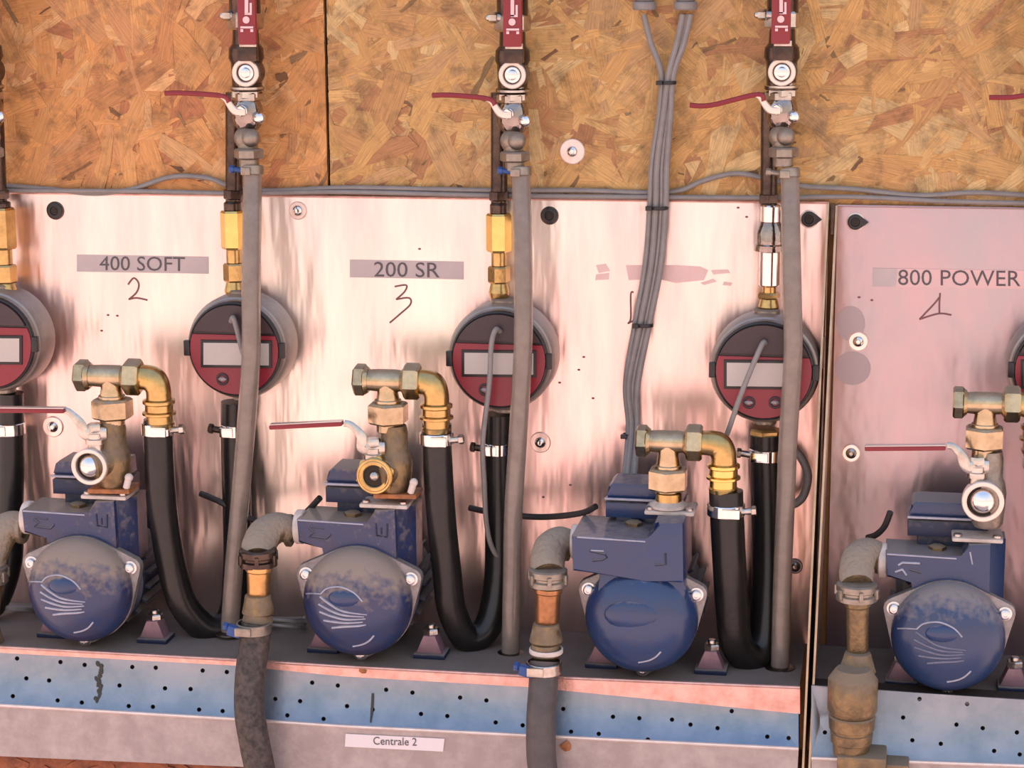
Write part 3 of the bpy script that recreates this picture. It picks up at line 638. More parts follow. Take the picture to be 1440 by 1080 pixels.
def top_fitting(x, y0, yh0, yh1, yn0, yn1, y2, m, where, r=15, chrome=False):
    """coupling over the meter: pipe stub, long hex, nipple, nut"""
    c = W(x, y2, 44); root = thing('pipe_coupling', where, 'pipe fitting', c)
    def z(yy): return (c.z, W(x, yy, 44).z)
    k = S * K(c)
    def t(yy): return (W(x, yy, 44) - c).length / k * (1 if yy < y2 else -1)
    if not chrome:
        b = B(c); b.cyl(c, UPV, t(yh0) - 1, t(y0), r * 0.82, 2); b.done('upper_collar', 'dark_steel', root)
        b = B(c); b.hexn(c, UPV, t(yh1), t(yh0), r * 1.18, 3, 0.15); b.done('hex_sleeve', m, root, 20)
        b = B(c); b.cyl(c, UPV, t(yn0), t(yh1), r * 0.72, 1); b.done('nipple', 'brass', root)
        b = B(c); b.hexn(c, UPV, t(yn1), t(yn0), r * 1.05, 2.5, 0.3); b.lathe(c, UPV, [(0, r * 0.8), (t(yn1) * 0.5, r * 1.0), (t(yn1), r * 0.8)], 20); b.done('hex_nut', 'brass', root, 25)
    else:
        b = B(c); b.cyl(c, UPV, t(yh0) - 1, t(y0), r * 0.95, 2); b.done('upper_collar', 'chrome', root); b = B(c); b.cyl(c, UPV, t(yn0), t(yh1), r, 2); b.done('lower_sleeve', 'chrome', root)
        b = B(c); b.lathe(c, UPV, [(t(yh1) - 2, r * 0.9), (t(yh1), r * 1.5), (t(yh1) + 8, r * 1.5), (t(yh1) + 10, r * 1.35), ((t(yh1) + t(yh0)) / 2 + 6, r * 1.35), (t(yh0), r * 0.95)], 24); b.done('union_body', 'dark_chrome', root)
        b = B(c); b.cyl(c, UPV, t(yn0) - 10, t(yn0), r * 0.65, 1); b.hexn(c, UPV, t(yn1), t(yn0) - 9, r * 1.05, 2.5, 0.3); b.lathe(c, UPV, [(0, r * 0.8), (t(yn1) * 0.5, r * 1.0), (t(yn1), r * 0.8)], 20); b.done('hex_nut', 'brass', root, 25)

def flow_meter(cx, cy, r, ych, lcd, buttons, where, cab=None):
    f = W(cx, cy, 88); root = thing('flow_meter', 'round red flow meter with grey display, ' + where, 'meter', f)
    k = S * K(f)
    b = B(f); b.lathe(f, FR, [(-74, r * 0.5), (-72, r * 0.9), (-64, r * 1.06), (-60, r * 1.10), (-20, r * 1.10), (-12, r * 1.06), (-10, r * 1.02), (-4, r * 1.0)], 48); b.done('housing', 'meter_case', root, 25)
    b2 = B(f); b2.cyl(f + FR * -42 * k, UPV, r * 0.95, r * 1.16, 19, 2); b2.done('port_boss', 'grimy_steel', root); b2 = B(f); b2.cyl(f + FR * -42 * k, UPV, -r * 1.2, -r * 0.95, 17, 2); b2.done('port_boss', 'grimy_steel', root)
    b = B(f); b.lathe(f, FR, [(-6, r), (-1, r), (1.5, r * 0.985), (2.5, r * 0.955), (0.5, r * 0.94), (0.5, 0)], 56); b.done('bezel', 'black_plastic', root, 25)
    h = (W(cx, ych, 88) - f).z / k; R = r * 0.945
    a0 = math.asin(h / R)
    def arc(a, b_, n=30, rr=R): return [f + FR * 3 * k + (RT * math.cos(a + (b_ - a) * i / n) + UPV * math.sin(a + (b_ - a) * i / n)) * rr * k for i in range(n + 1)]
    b = B(f); b.prism(arc(math.pi - a0 + 0.025, 2 * math.pi + a0 - 0.025), 3.5, 0.8); b.done('red_cover', 'red_plate', root)
    b = B(f); b.prism([p + FR * 3 * k for p in arc(a0 + 0.04, math.pi - a0 - 0.04, rr=R * 0.985)], 6, 1.5); b.done('hood', 'meter_hood', root)
    x0, y0, x1, y1 = lcd
    b = B(f); b.prism(WP([(x0 - 4, y0 - 4), (x1 + 4, y0 - 3), (x1 + 4, y1 + 5), (x0 - 4, y1 + 4)], 93), 3, 1); fr_ = b.done('display_frame', 'black_plastic', root)
    b = B(f); b.prism(WP([(x0, y0), (x1, y0 + 1), (x1, y1 + 1), (x0, y1)], 93.6), 1); b.done('display', 'lcd_glass', fr_)
    for bx, by in buttons:
        p = W(bx, by, 91); b = B(p); b.ring(p, FR, 0, 2.2, 5.5, 9, 18); bo = b.done('button_ring', 'meter_hood', root)
        b = B(p); b.lathe(p, FR, [(0, 6), (2, 6), (3, 4), (3.2, 0)], 16, sq=0.5); b.done('button', 'button_grey', bo)
    for sd in (-1, 1):
        p = f + RT * sd * r * 1.02 * k; b = B(f); b.box(p, 9, 9, 22, 1.5); b.done('lug', 'black_plastic', root)
    if cab:
        b = B(f); b.tube(WP3(cab), 3.8, 10, 7); b.done('signal_cable', 'grey_cable', root)

def black_hose(pts, where, cl, r=22, m='black_rubber', side=1):
    P = WP3(pts); root = thing('black_hose', 'black rubber hose looping from pump outlet to meter, ' + where, 'hose', min(P, key=lambda q: q.z))
    b = B(P[0]); b.tube(P, r, 20, 7); b.done('hose_body', m, root, 60)
    for (x, y, d, rr, sd, sc) in cl:
        hose_clamp(root, W(x, y, d), UPV, rr, 17, sd, sc, 'chrome')
    return root

def outlet_tee(x0, y, xc, xh, xe, ye, yn0, yn1, xn, d, where, hexm='tee_brass'):
    """tee lying on its side: open hex end left, stem and union nut below, hex and elbow to the right"""
    c = W(xc, y, d); root = thing('pipe_tee', 'brass tee with hex union nut and elbow, ' + where, 'pipe fitting', W(xn, yn1, d))
    k = S * K(c)
    def X(px): return (W(px, y, d).x - c.x) / k
    def Z(py): return (W(xc, py, d).z - c.z) / k
    b = B(c); b.lathe(c, RT, [(X(x0 + 14), 16), (X(x0 + 20), 15), (X(xc - 12), 16), (X(xc + 12), 16), (X(xh - 16), 15), (X(xh - 12), 19)], 24)
    b.lathe(c, UPV, [(-2, 15), (-18, 15), (Z(yn0) + 3, 17), (Z(yn0) - 2, 17)], 24); b.done('tee_body', 'tee_brass', root)
    b = B(c); b.hexn(c, RT, X(x0), X(x0 + 16), 23, 2.5, 0.15); b.lathe(c, RT, [(X(x0 + 15), 21), (X(x0 + 20), 17)], 24); b.done('end_hex', hexm, root, 20)
    b = B(c); b.hexn(c, RT, X(xh - 12), X(xh + 11), 26, 3.0, 0.25); b.done('side_nut', hexm, root, 20)
    nz = (Z(yn0) + Z(yn1)) / 2; hh = (Z(yn0) - Z(yn1)) / 2; cn = c + UPV * nz * k
    b = B(c); b.hexn(cn, UPV, -hh, hh, 29.5, 3, 0.5); b.cyl(cn, UPV, hh - 1, hh + 5, 19, 1); b.cyl(cn, UPV, -hh - 12, -hh + 1, 17, 1); b.done('union_nut', hexm, root, 20)
    # elbow
    pts = [c + RT * X(xh + 8) * k, c + RT * X(xe - 18) * k, c + RT * X(xe - 6) * k - UPV * 4 * k, c + RT * X(xe) * k - UPV * 18 * k, c + RT * X(xe) * k + UPV * Z(ye) * k]
    b = B(c); b.tube(pts, [17, 18, 19, 18, 18], 20, 8); b.done('elbow', 'brass', root)
    ce = c + RT * X(xe) * k + UPV * Z(ye) * k
    b = B(c); b.lathe(ce, UPV, [(8, 19), (6, 23), (2, 23), (0, 20), (-9, 20), (-11, 24), (-14, 24), (-16, 19), (-26, 19), (-28, 21), (-34, 19)], 26); b.done('hose_tail', 'bright_brass' if 'third' in where else 'brass', root, 25)

def outlet_valve(xb, yt, yb, cap, capr, lev, where, bore='chrome', d=150, ringm='pale_ring', rust_=True):
    """three-way ball valve: dirty upright body, round open port facing out, lever to the left"""
    c = W(xb, (yt + yb) / 2, d); k = S * K(c)
    root = thing('ball_valve', 'ball valve with open round port facing out and red lever, ' + where, 'valve', W(xb, yb, d))
    h = (W(xb, yt, d) - W(xb, yb, d)).z / k
    b0 = W(xb, yb, d)
    b = B(c); b.lathe(b0, UPV, [(0, 18), (6, 22), (h * 0.45, 25), (h * 0.6, 22), (h * 0.66, 19), (h * 0.9, 19), (h, 17)], 24)
    px = W(cap[0], cap[1], 178); q = W(xb, cap[1] - 10, d)
    b.tube([q, (q + px) / 2, px], [20, 21, 22], 24, 4); b.done('valve_body', 'dusty_brass' if rust_ else 'grimy_steel', root)
    b = B(c); b.cyl(px, FR, -14, 0, capr * 0.98, 2, 28); b.ring(px, FR, 0, 9, capr * 0.76, capr, 36); b.done('port_ring', ringm, root)
    if bore == 'chrome':
        b = B(c); b.ball(px + FR * -2 * k, capr * 0.66); b.done('ball', 'chrome', root)
        b = B(c); b.lathe(px, FR, [(0.2, capr * 0.78), (1, capr * 0.78), (1.2, 0)], 28); b.done('port_seat', 'dark_gap', root)
    else:
        b = B(c); b.hexn(px, FR, -6, 5, capr * 1.10, 2, 0.3); b.ring(px, FR, 4, 10, capr * 0.6, capr * 0.86, 30); b.done('port_hex', 'brass', root)
        b = B(c); b.lathe(px, FR, [(4, capr * 0.62), (6.5, capr * 0.60), (6.6, 0)], 28); b.done('bore', 'dark_gap', root); b = B(c); b.ball(px + FR * 5 * k, capr * 0.3); b.done('ball', 'worn_steel', root)  # small ball put in as the glint inside a near-black disc
    sx_, sy_ = lev[0]
    s0 = W(sx_, sy_, d + 18)
    b = B(c); b.lathe(s0, UPV, [(-26, 11), (-18, 11), (-17, 14), (-10, 14), (-9, 11), (-2, 11)], 20); b.hexn(s0, UPV, 0, 12, 11, 2); b.done('stem', 'worn_steel', root)
    P = [W(sx_ + 16, sy_ + 3, d + 18), W(sx_, sy_ + 3, d + 22), W(sx_ - 14, sy_ + 2, d + 24)] + [W(x, y, d + 26) for x, y in lev[1]]
    b = B(c); b.tube(P, [9, 11, 8, 5, 4.5], 10, 6, flat=0.35); lv = b.done('lever', 'worn_steel', root)
    (gx0, gy0), (gx1, gy1) = lev[2]
    a_, e_ = W(gx0, gy0, d + 27), W(gx1, gy1, d + 27); 
    b = B(c); dirv = (e_ - a_); b.box((a_ + e_) / 2 , dirv.length / k, 16, 6.5, 2.5, Matrix.Rotation(-math.atan2(dirv.z, dirv.x), 3, 'Y')); b.done('grip', 'red_grip', lv)
    b = B(c); b.box((a_ + e_) / 2 + UPV * 3.6 * k, dirv.length / k * 0.99, 12, 1.6, 0.5, Matrix.Rotation(-math.atan2(dirv.z, dirv.x), 3, 'Y')); b.done('lever_strip', 'pale_ring', lv)

def pump(cx, cy, sc, kind, label, cable_pts=None, foot_l=True):
    D0 = 186
    c = W(cx, cy, D0); k = S * K(c) * sc
    zf = SZ if cx < 1150 else SZE
    root = thing('pump', label, 'pump', Vector((c.x, -100 * S, zf)), None)
    paint = 'blue_paint_clean' if kind == 'plain' else ('blue_paint_e' if kind == 'mid' else 'blue_paint')
    class PB(B):
        def __init__(s): s.bm = bmesh.new(); s.k = k
    def L(x, y, dd=0): return c + (RT * x + UPV * y + FR * dd) * k       # local px (right, up, towards viewer)
    # motor
    b = PB(); b.lathe(L(0, 0, -168), FR, [(0, 40), (4, 66), (10, 73), (96, 73), (104, 77), (112, 77), (120, 62)], 40)
    mo = b.done('motor', 'blue_paint_dark', root, 30)
    b = PB()
    for i in range(22):
        a = 2 * math.pi * i / 22 + 0.1; rr = 76
        if math.sin(a) < -0.93: continue
        b.box(L(rr * math.cos(a), rr * math.sin(a), -114), 14, 84, 3, 0, Matrix.Rotation(-a, 3, 'Y'))
    b.done('cooling_fins', 'blue_paint_dark', mo, kind='stuff')
    # terminal box
    b = PB(); b.prism([L(-60, 150, -58), L(52, 150, -58), L(52, 128, -58), L(-60, 128, -58)], 66, 2); b.box(L(-4, 100, -95), 84, 52, 60, 2); b.done('terminal_box', 'blue_paint_dark' if kind != 'plain' else 'blue_paint_clean', root)
    b = PB(); b.prism([L(-56, 158, -62), L(-56, 173, -62), L(-50, 178, -62), L(48, 178, -62), L(50, 154, -62), L(-62, 153, -62)], 58, 3)
    b.done('box_lid', paint, root)
    b = PB(); b.box(L(-6, 156, -56), 110, 4, 3.4, 0.8); b.done('lid_seam', 'worn_edge', root)
    # rim with ears
    bolts = [(-76, 36), (77, 36), (2, -79)]
    hull = []
    for i in range(48):
        a = 2 * math.pi * i / 48; best = 80.0; u = (math.cos(a), math.sin(a))
        hull.append((best * u[0], best * u[1]))
    for bx, by in bolts:
        er = 15 if by > 0 else 8.5
        for i in range(14): hull.append((bx + er * math.cos(2 * math.pi * i / 14), by + er * math.sin(2 * math.pi * i / 14)))
    hull = sorted(set((round(x, 3), round(y, 3)) for x, y in hull))
    def half(P):
        o = []
        for p in P:
            while len(o) > 1 and (o[-1][0] - o[-2][0]) * (p[1] - o[-2][1]) - (o[-1][1] - o[-2][1]) * (p[0] - o[-2][0]) <= 0: o.pop()
            o.append(p)
        return o
    lo, up_ = half(hull), half(hull[::-1]); hp = lo[:-1] + up_[:-1]
    b = PB(); b.prism([L(x, y, -6) for x, y in hp], 14, 2); b.done('mounting_rim', 'cast_rim', root)
    b = PB(); b.lathe(L(0, 0, -62), FR, [(0, 66), (30, 72), (46, 76), (50, 76)], 40); b.done('pump_casing', 'cast_rim', root)
    # dome
    if kind == 'plain': prof = [(-7, 80), (2, 80), (10, 77.5), (20, 71), (29, 61), (36, 49), (41, 35), (44, 19), (45, 0)]
    else: prof = [(-7, 79), (3, 79), (12, 76), (22, 69), (30, 59), (36, 47), (40.5, 33), (43, 18), (44, 0)]
    def fz(x, y):
        r_ = math.hypot(x, y)
        for (t0, r0), (t1, r1) in zip(prof, prof[1:]):
            if r1 <= r_ <= r0 and r0 != r1: return t0 + (t1 - t0) * (r0 - r_) / (r0 - r1)
        return prof[-1][0]
    b = PB(); b.lathe(L(0, 0, 0), FR, prof, 56)
    if kind == 'plain':
        b.prism([L(-56, 76, 19), L(-62, 30, 20), L(-50, 12, 19), L(52, 12, 19), L(64, 30, 20), L(62, 76, 19)], 30, 6)
    dome = b.done('front_cover', paint, root, 40)
    def ridge(pts, r, m='worn_edge', nm='raised_line'):
        b = PB(); b.tube([L(x, y, fz(x, y) + 0.3) for x, y in pts], r, 6, 6); b.done(nm, m, dome, label='embossed line on the cover')
    ridge([(0, -56), (14, -52), (24, -46), (32, -37)], 1.5)
    if kind != 'plain':
        ridge([(-44, 20), (-34, 29), (-14, 33), (6, 26), (18, 14)], 1.3)
        ridge([(-70, 14), (-58, 18), (-44, 20)], 1.1)
        for p in ([(-45, 16), (-30, 8), (-10, -1), (24, -5)], [(-47, 5), (-28, -2), (-8, -7), (20, -8)], [(-46, -6), (-26, -10), (-6, -13), (22, -11)], [(-40, -18), (-22, -18), (-4, -18), (18, -16)], [(-28, -28), (-10, -24), (10, -22), (22, -20)]):
            ridge(p, [1.6, 2.2, 1.8, 0.9], 'worn_edge' if kind == 'dusty' else 'shell_line')
        b = PB(); b.ball(L(-8, 16, fz(-8, 16) - 5), 25, (1, 0.35, 0.55)); b.done('raised_eye', 'blue_paint_clean', dome)
    else:
        b = PB(); b.ball(L(-8, 14, fz(-8, 14) - 6), 40, (1, 0.22, 0.55)); b.done('raised_eye', paint, dome)
    # valve block, top face catches dust
    if kind == 'plain':
        fr_ = [(-96, 122), (8, 120), (18, 126), (26, 146), (60, 148), (62, 62), (10, 62), (-94, 72)]
    else:
        fr_ = [(-90, 114), (16, 112), (24, 132), (54, 134), (56, 40), (-50, 40), (-50, 76), (-88, 80)]
    bf = 28 if kind == 'plain' else -10; b = PB(); b.prism([L(x, y, bf) for x, y in fr_], 88 + bf, 3); 
    top = fr_[3][1]
    b.prism([L(fr_[3][0] - 6, top, bf - 1), L(fr_[3][0] + 22, top, bf - 36), L(fr_[3][0] + 22, top, -84), L(fr_[3][0] - 6, top, -84)], top - fr_[5][1], 2, -UPV)
    bl = b.done('valve_block', paint, root, 30)
    b = PB(); b.tube([L(-88, fr_[0][1] - 1, bf - 0.5), L(8, fr_[1][1] - 1, bf - 0.5)], 1.4, 6, 1); b.done('edge_wear', 'worn_edge', bl)
    def mark(pts, r=1.5, m='blue_paint_dark'):
        b = PB(); b.tube([L(x, y, bf + 0.4) for x, y in pts], r, 6, 1); b.done('cast_mark', m, bl)
    if kind == 'plain':
        mark([(-70, 102), (-58, 100), (-48, 98), (-46, 94), (-52, 90), (-66, 88)], 1.6); mark([(-68, 103), (-50, 103)], 1.2, 'worn_edge')
        mark([(36, 104), (37, 88), (22, 86)], 1.6)
    elif kind == 'mid':
        mark([(-72, 98), (-66, 102), (-42, 102)], 1.7, 'worn_edge'); mark([(-76, 88), (-66, 92), (-60, 84)], 1.9, 'worn_edge'); mark([(-56, 92), (-40, 88)], 1.3)
        mark([(30, 104), (26, 122)], 1.2, 'worn_edge')
    else:
        mark([(-72, 102), (-64, 96), (-71, 90), (-46, 88), (-40, 94)]); mark([(-68, 104), (-50, 102)], 1.0)
        mark([(26, 114), (27, 96), (42, 94), (43, 114)]); mark([(34, 108), (34, 98)], 1.2)
    # filler plug, flange plate
    b = PB(); q = L(-18, fr_[1][1], -50); b.lathe(q, UPV, [(0, 13), (5, 13), (7, 9), (7.5, 0)], 6); b.done('filler_plug', 'dusty_brass', root)
    b = PB(); q = L(36, top, -44); b.box(q + UPV * 3 * k, 70, 60, 6, 2.5); fp = b.done('outlet_flange', 'gasket_white', root)
    for dx in (-27, 27):
        b = PB(); q = L(36 + dx, top + 5, -24); b.cyl(q, UPV, 0, 5, 6, 1, 14); b.done('flange_bolt', 'worn_steel', fp)
    b = PB(); q = L(-92 if kind != 'plain' else -98, 94, -44); b.cyl(q, RT, -8, 4, 25, 1.5, 28); b.done('inlet_flange', 'white_plastic', root)
    for bx, by in bolts:
        q = L(bx, by, -6); b = PB(); b.lathe(q, FR, [(0, 10), (2, 10), (2.5, 7.5), (9, 7.2), (10.5, 5), (10.5, 3), (8, 2.6), (8, 0)], 18); b.done('bolt', 'bolt_steel', root)
    # feet on the shelf
    for sd, fx in ((1, 96), (-1, -62 if foot_l else -70)):
        q = Vector((L(fx, 0).x, -140 * S, zf))
        b = PB(); b.box(q + UPV * 3.5 * k, 46, 40, 7, 1.5); b.done('foot', 'blue_paint_dark', root)
        b = PB(); z = q + UPV * 7 * k + FR * 14 * k
        b.prism([z - RT * 20 * k, z - RT * 9 * k + UPV * 26 * k, z + RT * 8 * k + UPV * 26 * k, z + RT * 18 * k], 26, 1.5); b.done('foot_bracket', 'pink_foot', root)
        b = PB(); z = q + UPV * 32 * k; b.hexn(z, UPV, 0, 9, 12, 1.5); b.cyl(z, UPV, 9, 15, 6, 1, 12); b.done('foot_nut', 'worn_steel', root)
    if cable_pts:
        b = PB(); P = WP3(cable_pts); b.tube(P, 4.6, 10, 6); b.done('power_cable', 'dark_cable', root)
    return root
mat('blue_paint_e', (0.016, 0.040, 0.115), 0, 0.33, var=0.6, var_col=(0.035, 0.045, 0.10), vscale=45, dust=0.9, dust_lo=0.30, dust_col=(0.25, 0.21, 0.20), bump=0.2, bscale=300, coat=0.3)
mat('shell_line', (0.16, 0.17, 0.25), 0.1, 0.45, var=0.4, vscale=120)
mat('bolt_steel', (0.72, 0.68, 0.68), 1.0, 0.25)

def suction_elbow(fx, fy, pts, nut, nutr, nipple, tail, where, nm='copper', ring_=None, d=186, m='dusty_elbow'):
    """elbow screwed to the pump inlet, union nut, copper nipple and flared tail"""
    P = WP3(pts); c = P[-1]; root = thing('pipe_elbow', 'dusty brass inlet elbow with ' + where, 'pipe fitting', c)
    b = B(P[0]); b.tube(P, [18, 22, 24, 24, 22], 22, 7); b.ring(P[0] - RT * 2 * S, RT, -5, 3, 15, 23); b.done('elbow', m, root)
    q = W(*nut); b = B(q); b.lathe(q, UPV, [(13, nutr * 0.9), (11, nutr), (3, nutr), (1, nutr * 0.88), (-2, nutr * 0.88), (-4, nutr), (-11, nutr), (-13, nutr * 0.88)], 26)
    for i in range(6):
        a = i * math.pi / 3 + 0.3; b.box(q + (RT * math.cos(a) + FR * math.sin(a)) * nutr * b.k, 6, 6, 14, 1, Matrix.Rotation(-a, 3, 'Z'))
    b.done('union_nut', 'grimy_steel' if nm != 'gold_copper' else 'dark_steel', root, 25)
    (x0, y0, x1, y1, dd, rr) = nipple; a_, e_ = W(x0, y0, dd), W(x1, y1, dd); b = B(a_); L_ = (e_ - a_).length / b.k
    b.lathe(a_, e_ - a_, [(0, rr + 2), (6, rr + 2), (8, rr), (L_ - 1, rr * 0.92), (L_, rr * 0.9)], 24); b.done('nipple', nm, root)
    b = B(a_)
    for (x, y, dd, r0, r1, h) in tail:
        q = W(x, y, dd); b.lathe(q, UPV, [(h / 2, r0), (-h / 2 + 3, r1), (-h / 2, r1 - 2)], 24)
    b.done('hose_tail', 'dusty_brass', root, 25)
    if ring_:
        q = W(*ring_[:3]); b = B(q); b.ring(q - UPV * 3 * b.k, UPV, -3, 4, ring_[3] - 3, ring_[3], 26); b.done('sealing_ring', 'white_plastic', root)

def suction_hose(pts, r, m, label, clamp):
    P = WP3(pts); root = thing('suction_hose', label, 'hose', P[-1])
    b = B(P[0]); b.tube(P, r, 22, 8); b.done('hose_body', m, root, 60)
    x, y, d, rr, h = clamp; hc = W(x, y, d)
    o = hose_clamp(root, hc, UPV, rr, h, -1, 'blue_screw', 'worn_steel' if m == 'suction_hose' else 'grimy_steel')
    b = B(hc); b.box(hc + FR * rr * 0.75 * b.k - RT * rr * 0.95 * b.k - UPV * 1 * b.k, 20, 14, 15, 3, Matrix.Rotation(0.25, 3, 'Y')); b.done('screw_cap', 'blue_screw', o)
    return root

# ---------------------------------------------------------------- instances
W_A, W_B, W_C, W_D, W_E = 'at the left picture edge', 'leftmost whole unit', 'second unit', 'third unit', 'right panel'
upper_valve(348, 102, 'leftmost of the three'); upper_valve(722, 105, 'middle one of the three'); upper_valve(1100, 101, 'rightmost of the three')
drain_valve(348, 152, (232, 131), 'above the 400 SOFT unit'); drain_valve(722, 156, (608, 134), 'above the 200 SR unit'); drain_valve(1100, 150, (970, 148), 'right of the cable bundle')
drain_valve(1478, 152, (1391, 137), 'its lever just entering at the right edge')
drain_valve(-17, 150, (-130, 130), 'partly seen at the left edge'); upper_valve(-19, 100, 'cut off by the left edge')
gpipe(329, 130, 284, 329, 'behind the leftmost drain valve'); gpipe(702, 130, 286, 702, 'behind the second drain valve'); gpipe(1082, 130, 290, 1081, 'behind the third drain valve'); gpipe(-8, 130, 284, -2, 'at the left edge')

top_fitting(331, 284, 296, 350, 370, 396, 421, 'bright_brass', 'brass coupling with long hex sleeve above the leftmost whole meter')
top_fitting(702, 286, 300, 354, 374, 398, 424, 'bright_brass', 'brass coupling with long hex sleeve above the second meter')
top_fitting(1081, 288, 312, 352, 402, 420, 442, 'chrome', 'chromed union coupling with brass nut above the third meter', chrome=True)
top_fitting(9, 284, 292, 350, 372, 398, 420, 'brass', 'dull brass coupling at the left edge', r=16)

flow_meter(-15, 482, 67, 458, (-80, 475, 27, 508), [], 'cut off at the left edge', None)
flow_meter(330, 491, 68, 469, (286, 482, 378, 513), [(313, 533)], 'right of the handwritten two', [(325, 452, 98), (328, 447, 104), (333, 462, 104), (340, 490, 104), (350, 520, 104)])
flow_meter(702, 506, 70, 482, (653, 496, 750, 526), [(682, 548)], 'left of the cable bundle', [(703, 466, 98), (697, 464, 106), (691, 485, 110), (688, 540, 112), (679, 620, 110), (681, 680, 100), (684, 735, 90), (692, 770, 80), (706, 786, 70), (722, 780, 66)])
flow_meter(1074, 522, 71, 500, (1022, 510, 1112, 543), [(1053, 566), (1090, 566)], 'near the panel joint', [(1076, 482, 98), (1072, 484, 106), (1058, 515, 112), (1040, 560, 114), (1024, 606, 112), (1010, 640, 90)])
flow_meter(1496, 522, 71, 500, (1440, 510, 1535, 543), [], 'only its left rim in view', None)

clear_hose([(355, 232, 74), (355, 262, 78), (354, 330, 100), (353, 420, 116), (353, 500, 122), (346, 600, 118), (338, 700, 112), (329, 800, 108), (323, 888, 106)], 'leftmost of the three, right of the 400 SOFT strip')
clear_hose([(732, 234, 74), (733, 262, 78), (735, 330, 100), (736, 420, 116), (735, 500, 122), (728, 620, 118), (722, 720, 112), (720, 820, 108), (718, 918, 110)], 'middle one of the three, left of the cable bundle')
clear_hose([(1109, 236, 74), (1111, 262, 78), (1112, 330, 100), (1114, 420, 116), (1115, 500, 122), (1108, 620, 118), (1104, 720, 112), (1100, 820, 108), (1097, 938, 112)], 'rightmost of the three, beside the panel joint', screw='grimy_steel')

# outlet tees, valves
outlet_tee(108, 529, 156, 188, 222, 566, 560, 588, 156, 150, 'on the leftmost pump')
outlet_tee(499, 535, 545, 580, 613, 572, 566, 595, 545, 150, 'on the second pump')
outlet_tee(895, 621, 940, 977, 1018, 656, 658, 688, 940, 150, 'third pump, lowest of the tees')
outlet_tee(1340, 567, 1386, 1424, 1460, 602, 600, 630, 1388, 150, 'on the rightmost pump')
outlet_valve(162, 592, 690, (128, 655), 26, ((134, 607), [(112, 594), (98, 580), (90, 577)], ((92, 577), (-22, 576))), 'leftmost pump')
outlet_valve(556, 598, 695, (528, 668), 26, ((525, 628), [(508, 613), (494, 598), (484, 595)], ((380, 600), (482, 595))), 'second pump', bore='hex', ringm='brass')
outlet_valve(1388, 634, 740, (1382, 704), 29, ((1374, 654), [(1352, 640), (1340, 628), (1332, 627)], ((1216, 630), (1330, 629))), 'rightmost pump', rust_=False)
# the third pump has no valve, a short collar and gasket only
c = W(940, 712, 150); root = thing('outlet_collar', 'short brass collar between the third pump and its tee', 'pipe fitting', c)
b = B(c); b.cyl(c, UPV, 0, 22, 19, 2); b.done('collar', 'brass', root)
b = B(c); b.lathe(c, UPV, [(0, 27), (4, 27), (7, 21), (9, 19)], 26); b.done('collar_ring', 'gasket_white', root)
# rusty residue on the gasket of the first two pumps
for (x, y, w_) in ((160, 688, 1), (560, 695, 1)):
    c = W(x, y, 152); root = thing('rusty_gasket', 'orange rusty gasket under the outlet valve, ' + ('leftmost pump' if x < 300 else 'second pump'), 'gasket', c)
    b = B(c); b.box(c + UPV * 2 * b.k, 62, 44, 7, 2, Matrix.Rotation(-0.03, 3, 'Y')); b.done('gasket_plate', 'rust', root)
    b = B(c); q = W(x + 18, y - 4, 168); b.cyl(q, UPV + RT * .3, -3, 12, 5, 1, 12); b.ball(q + UPV * 13 * b.k + RT * 4 * b.k, 6); b.done('gasket_stud', 'white_plastic', root)

# pumps
pump(113, 829, 0.955, 'dusty', 'blue pump with dusty shell-embossed cover, leftmost of the four', [(80, 700, 100), (55, 690, 90), (20, 694, 70), (-30, 690, 60)] if False else None)
pump(503, 846, 0.99, 'dusty', 'blue pump with dusty shell-embossed cover, under the handwritten 3', [(450, 700, 118), (420, 728, 100), (378, 737, 80), (345, 726, 66), (310, 706, 60), (282, 694, 50)])
pump(902, 868, 0.995, 'plain', 'blue pump with clean smooth cover, third from the left', [(838, 712, 118), (815, 722, 100), (760, 727, 70), (700, 722, 60), (660, 714, 50)])
pump(1333, 895, 1.0, 'mid', 'blue pump with bluish shell-embossed cover, on the right panel', [(1252, 720, 118), (1244, 740, 110), (1232, 752, 100), (1220, 756, 90)])

# black U hoses
black_hose([(223, 590, 146), (223, 630, 146), (228, 710, 140), (240, 790, 132), (258, 850, 122), (292, 884, 105), (325, 868, 80), (334, 800, 60), (333, 700, 48), (331, 620, 44), (331, 565, 44)],
           'beside the leftmost whole pump', [(223, 602, 146, 22.5, 1, 'worn_steel'), (331, 604, 44, 19, -1, 'dark_steel')], 21)
black_hose([(614, 596, 146), (615, 640, 146), (620, 720, 140), (628, 800, 130), (636, 860, 120), (658, 898, 105), (686, 880, 85), (700, 820, 65), (702, 740, 52), (700, 650, 44), (700, 582, 44)],
           'beside the second pump', [(614, 616, 146, 22.5, 1, 'worn_steel'), (699, 630, 44, 19, -1, 'dark_steel')], 21)
black_hose([(1021, 690, 146), (1022, 720, 146), (1026, 800, 140), (1030, 860, 130), (1036, 905, 120), (1056, 924, 105), (1074, 900, 85), (1080, 820, 65), (1080, 740, 52), (1078, 660, 44), (1077, 610, 44)],
           'beside the third pump', [(1021, 716, 146, 25, 1, 'worn_steel'), (1078, 638, 44, 24, -1, 'worn_steel')], 24)
black_hose([(1462, 628, 146), (1463, 680, 146), (1468, 770, 140), (1474, 850, 130), (1484, 905, 120), (1506, 935, 105), (1530, 900, 85), (1524, 800, 62), (1512, 700, 48), (1505, 605, 44)], 'beyond the right picture edge', [(1462, 650, 146, 22.5, 1, 'worn_steel')], 21)
upper_valve(1478, 101, 'beyond the right picture edge')
gpipe(1462, 130, 290, 1462, 'beyond the right picture edge')
top_fitting(1482, 286, 300, 354, 374, 398, 446, 'brass', 'brass coupling above the meter at the right picture edge')
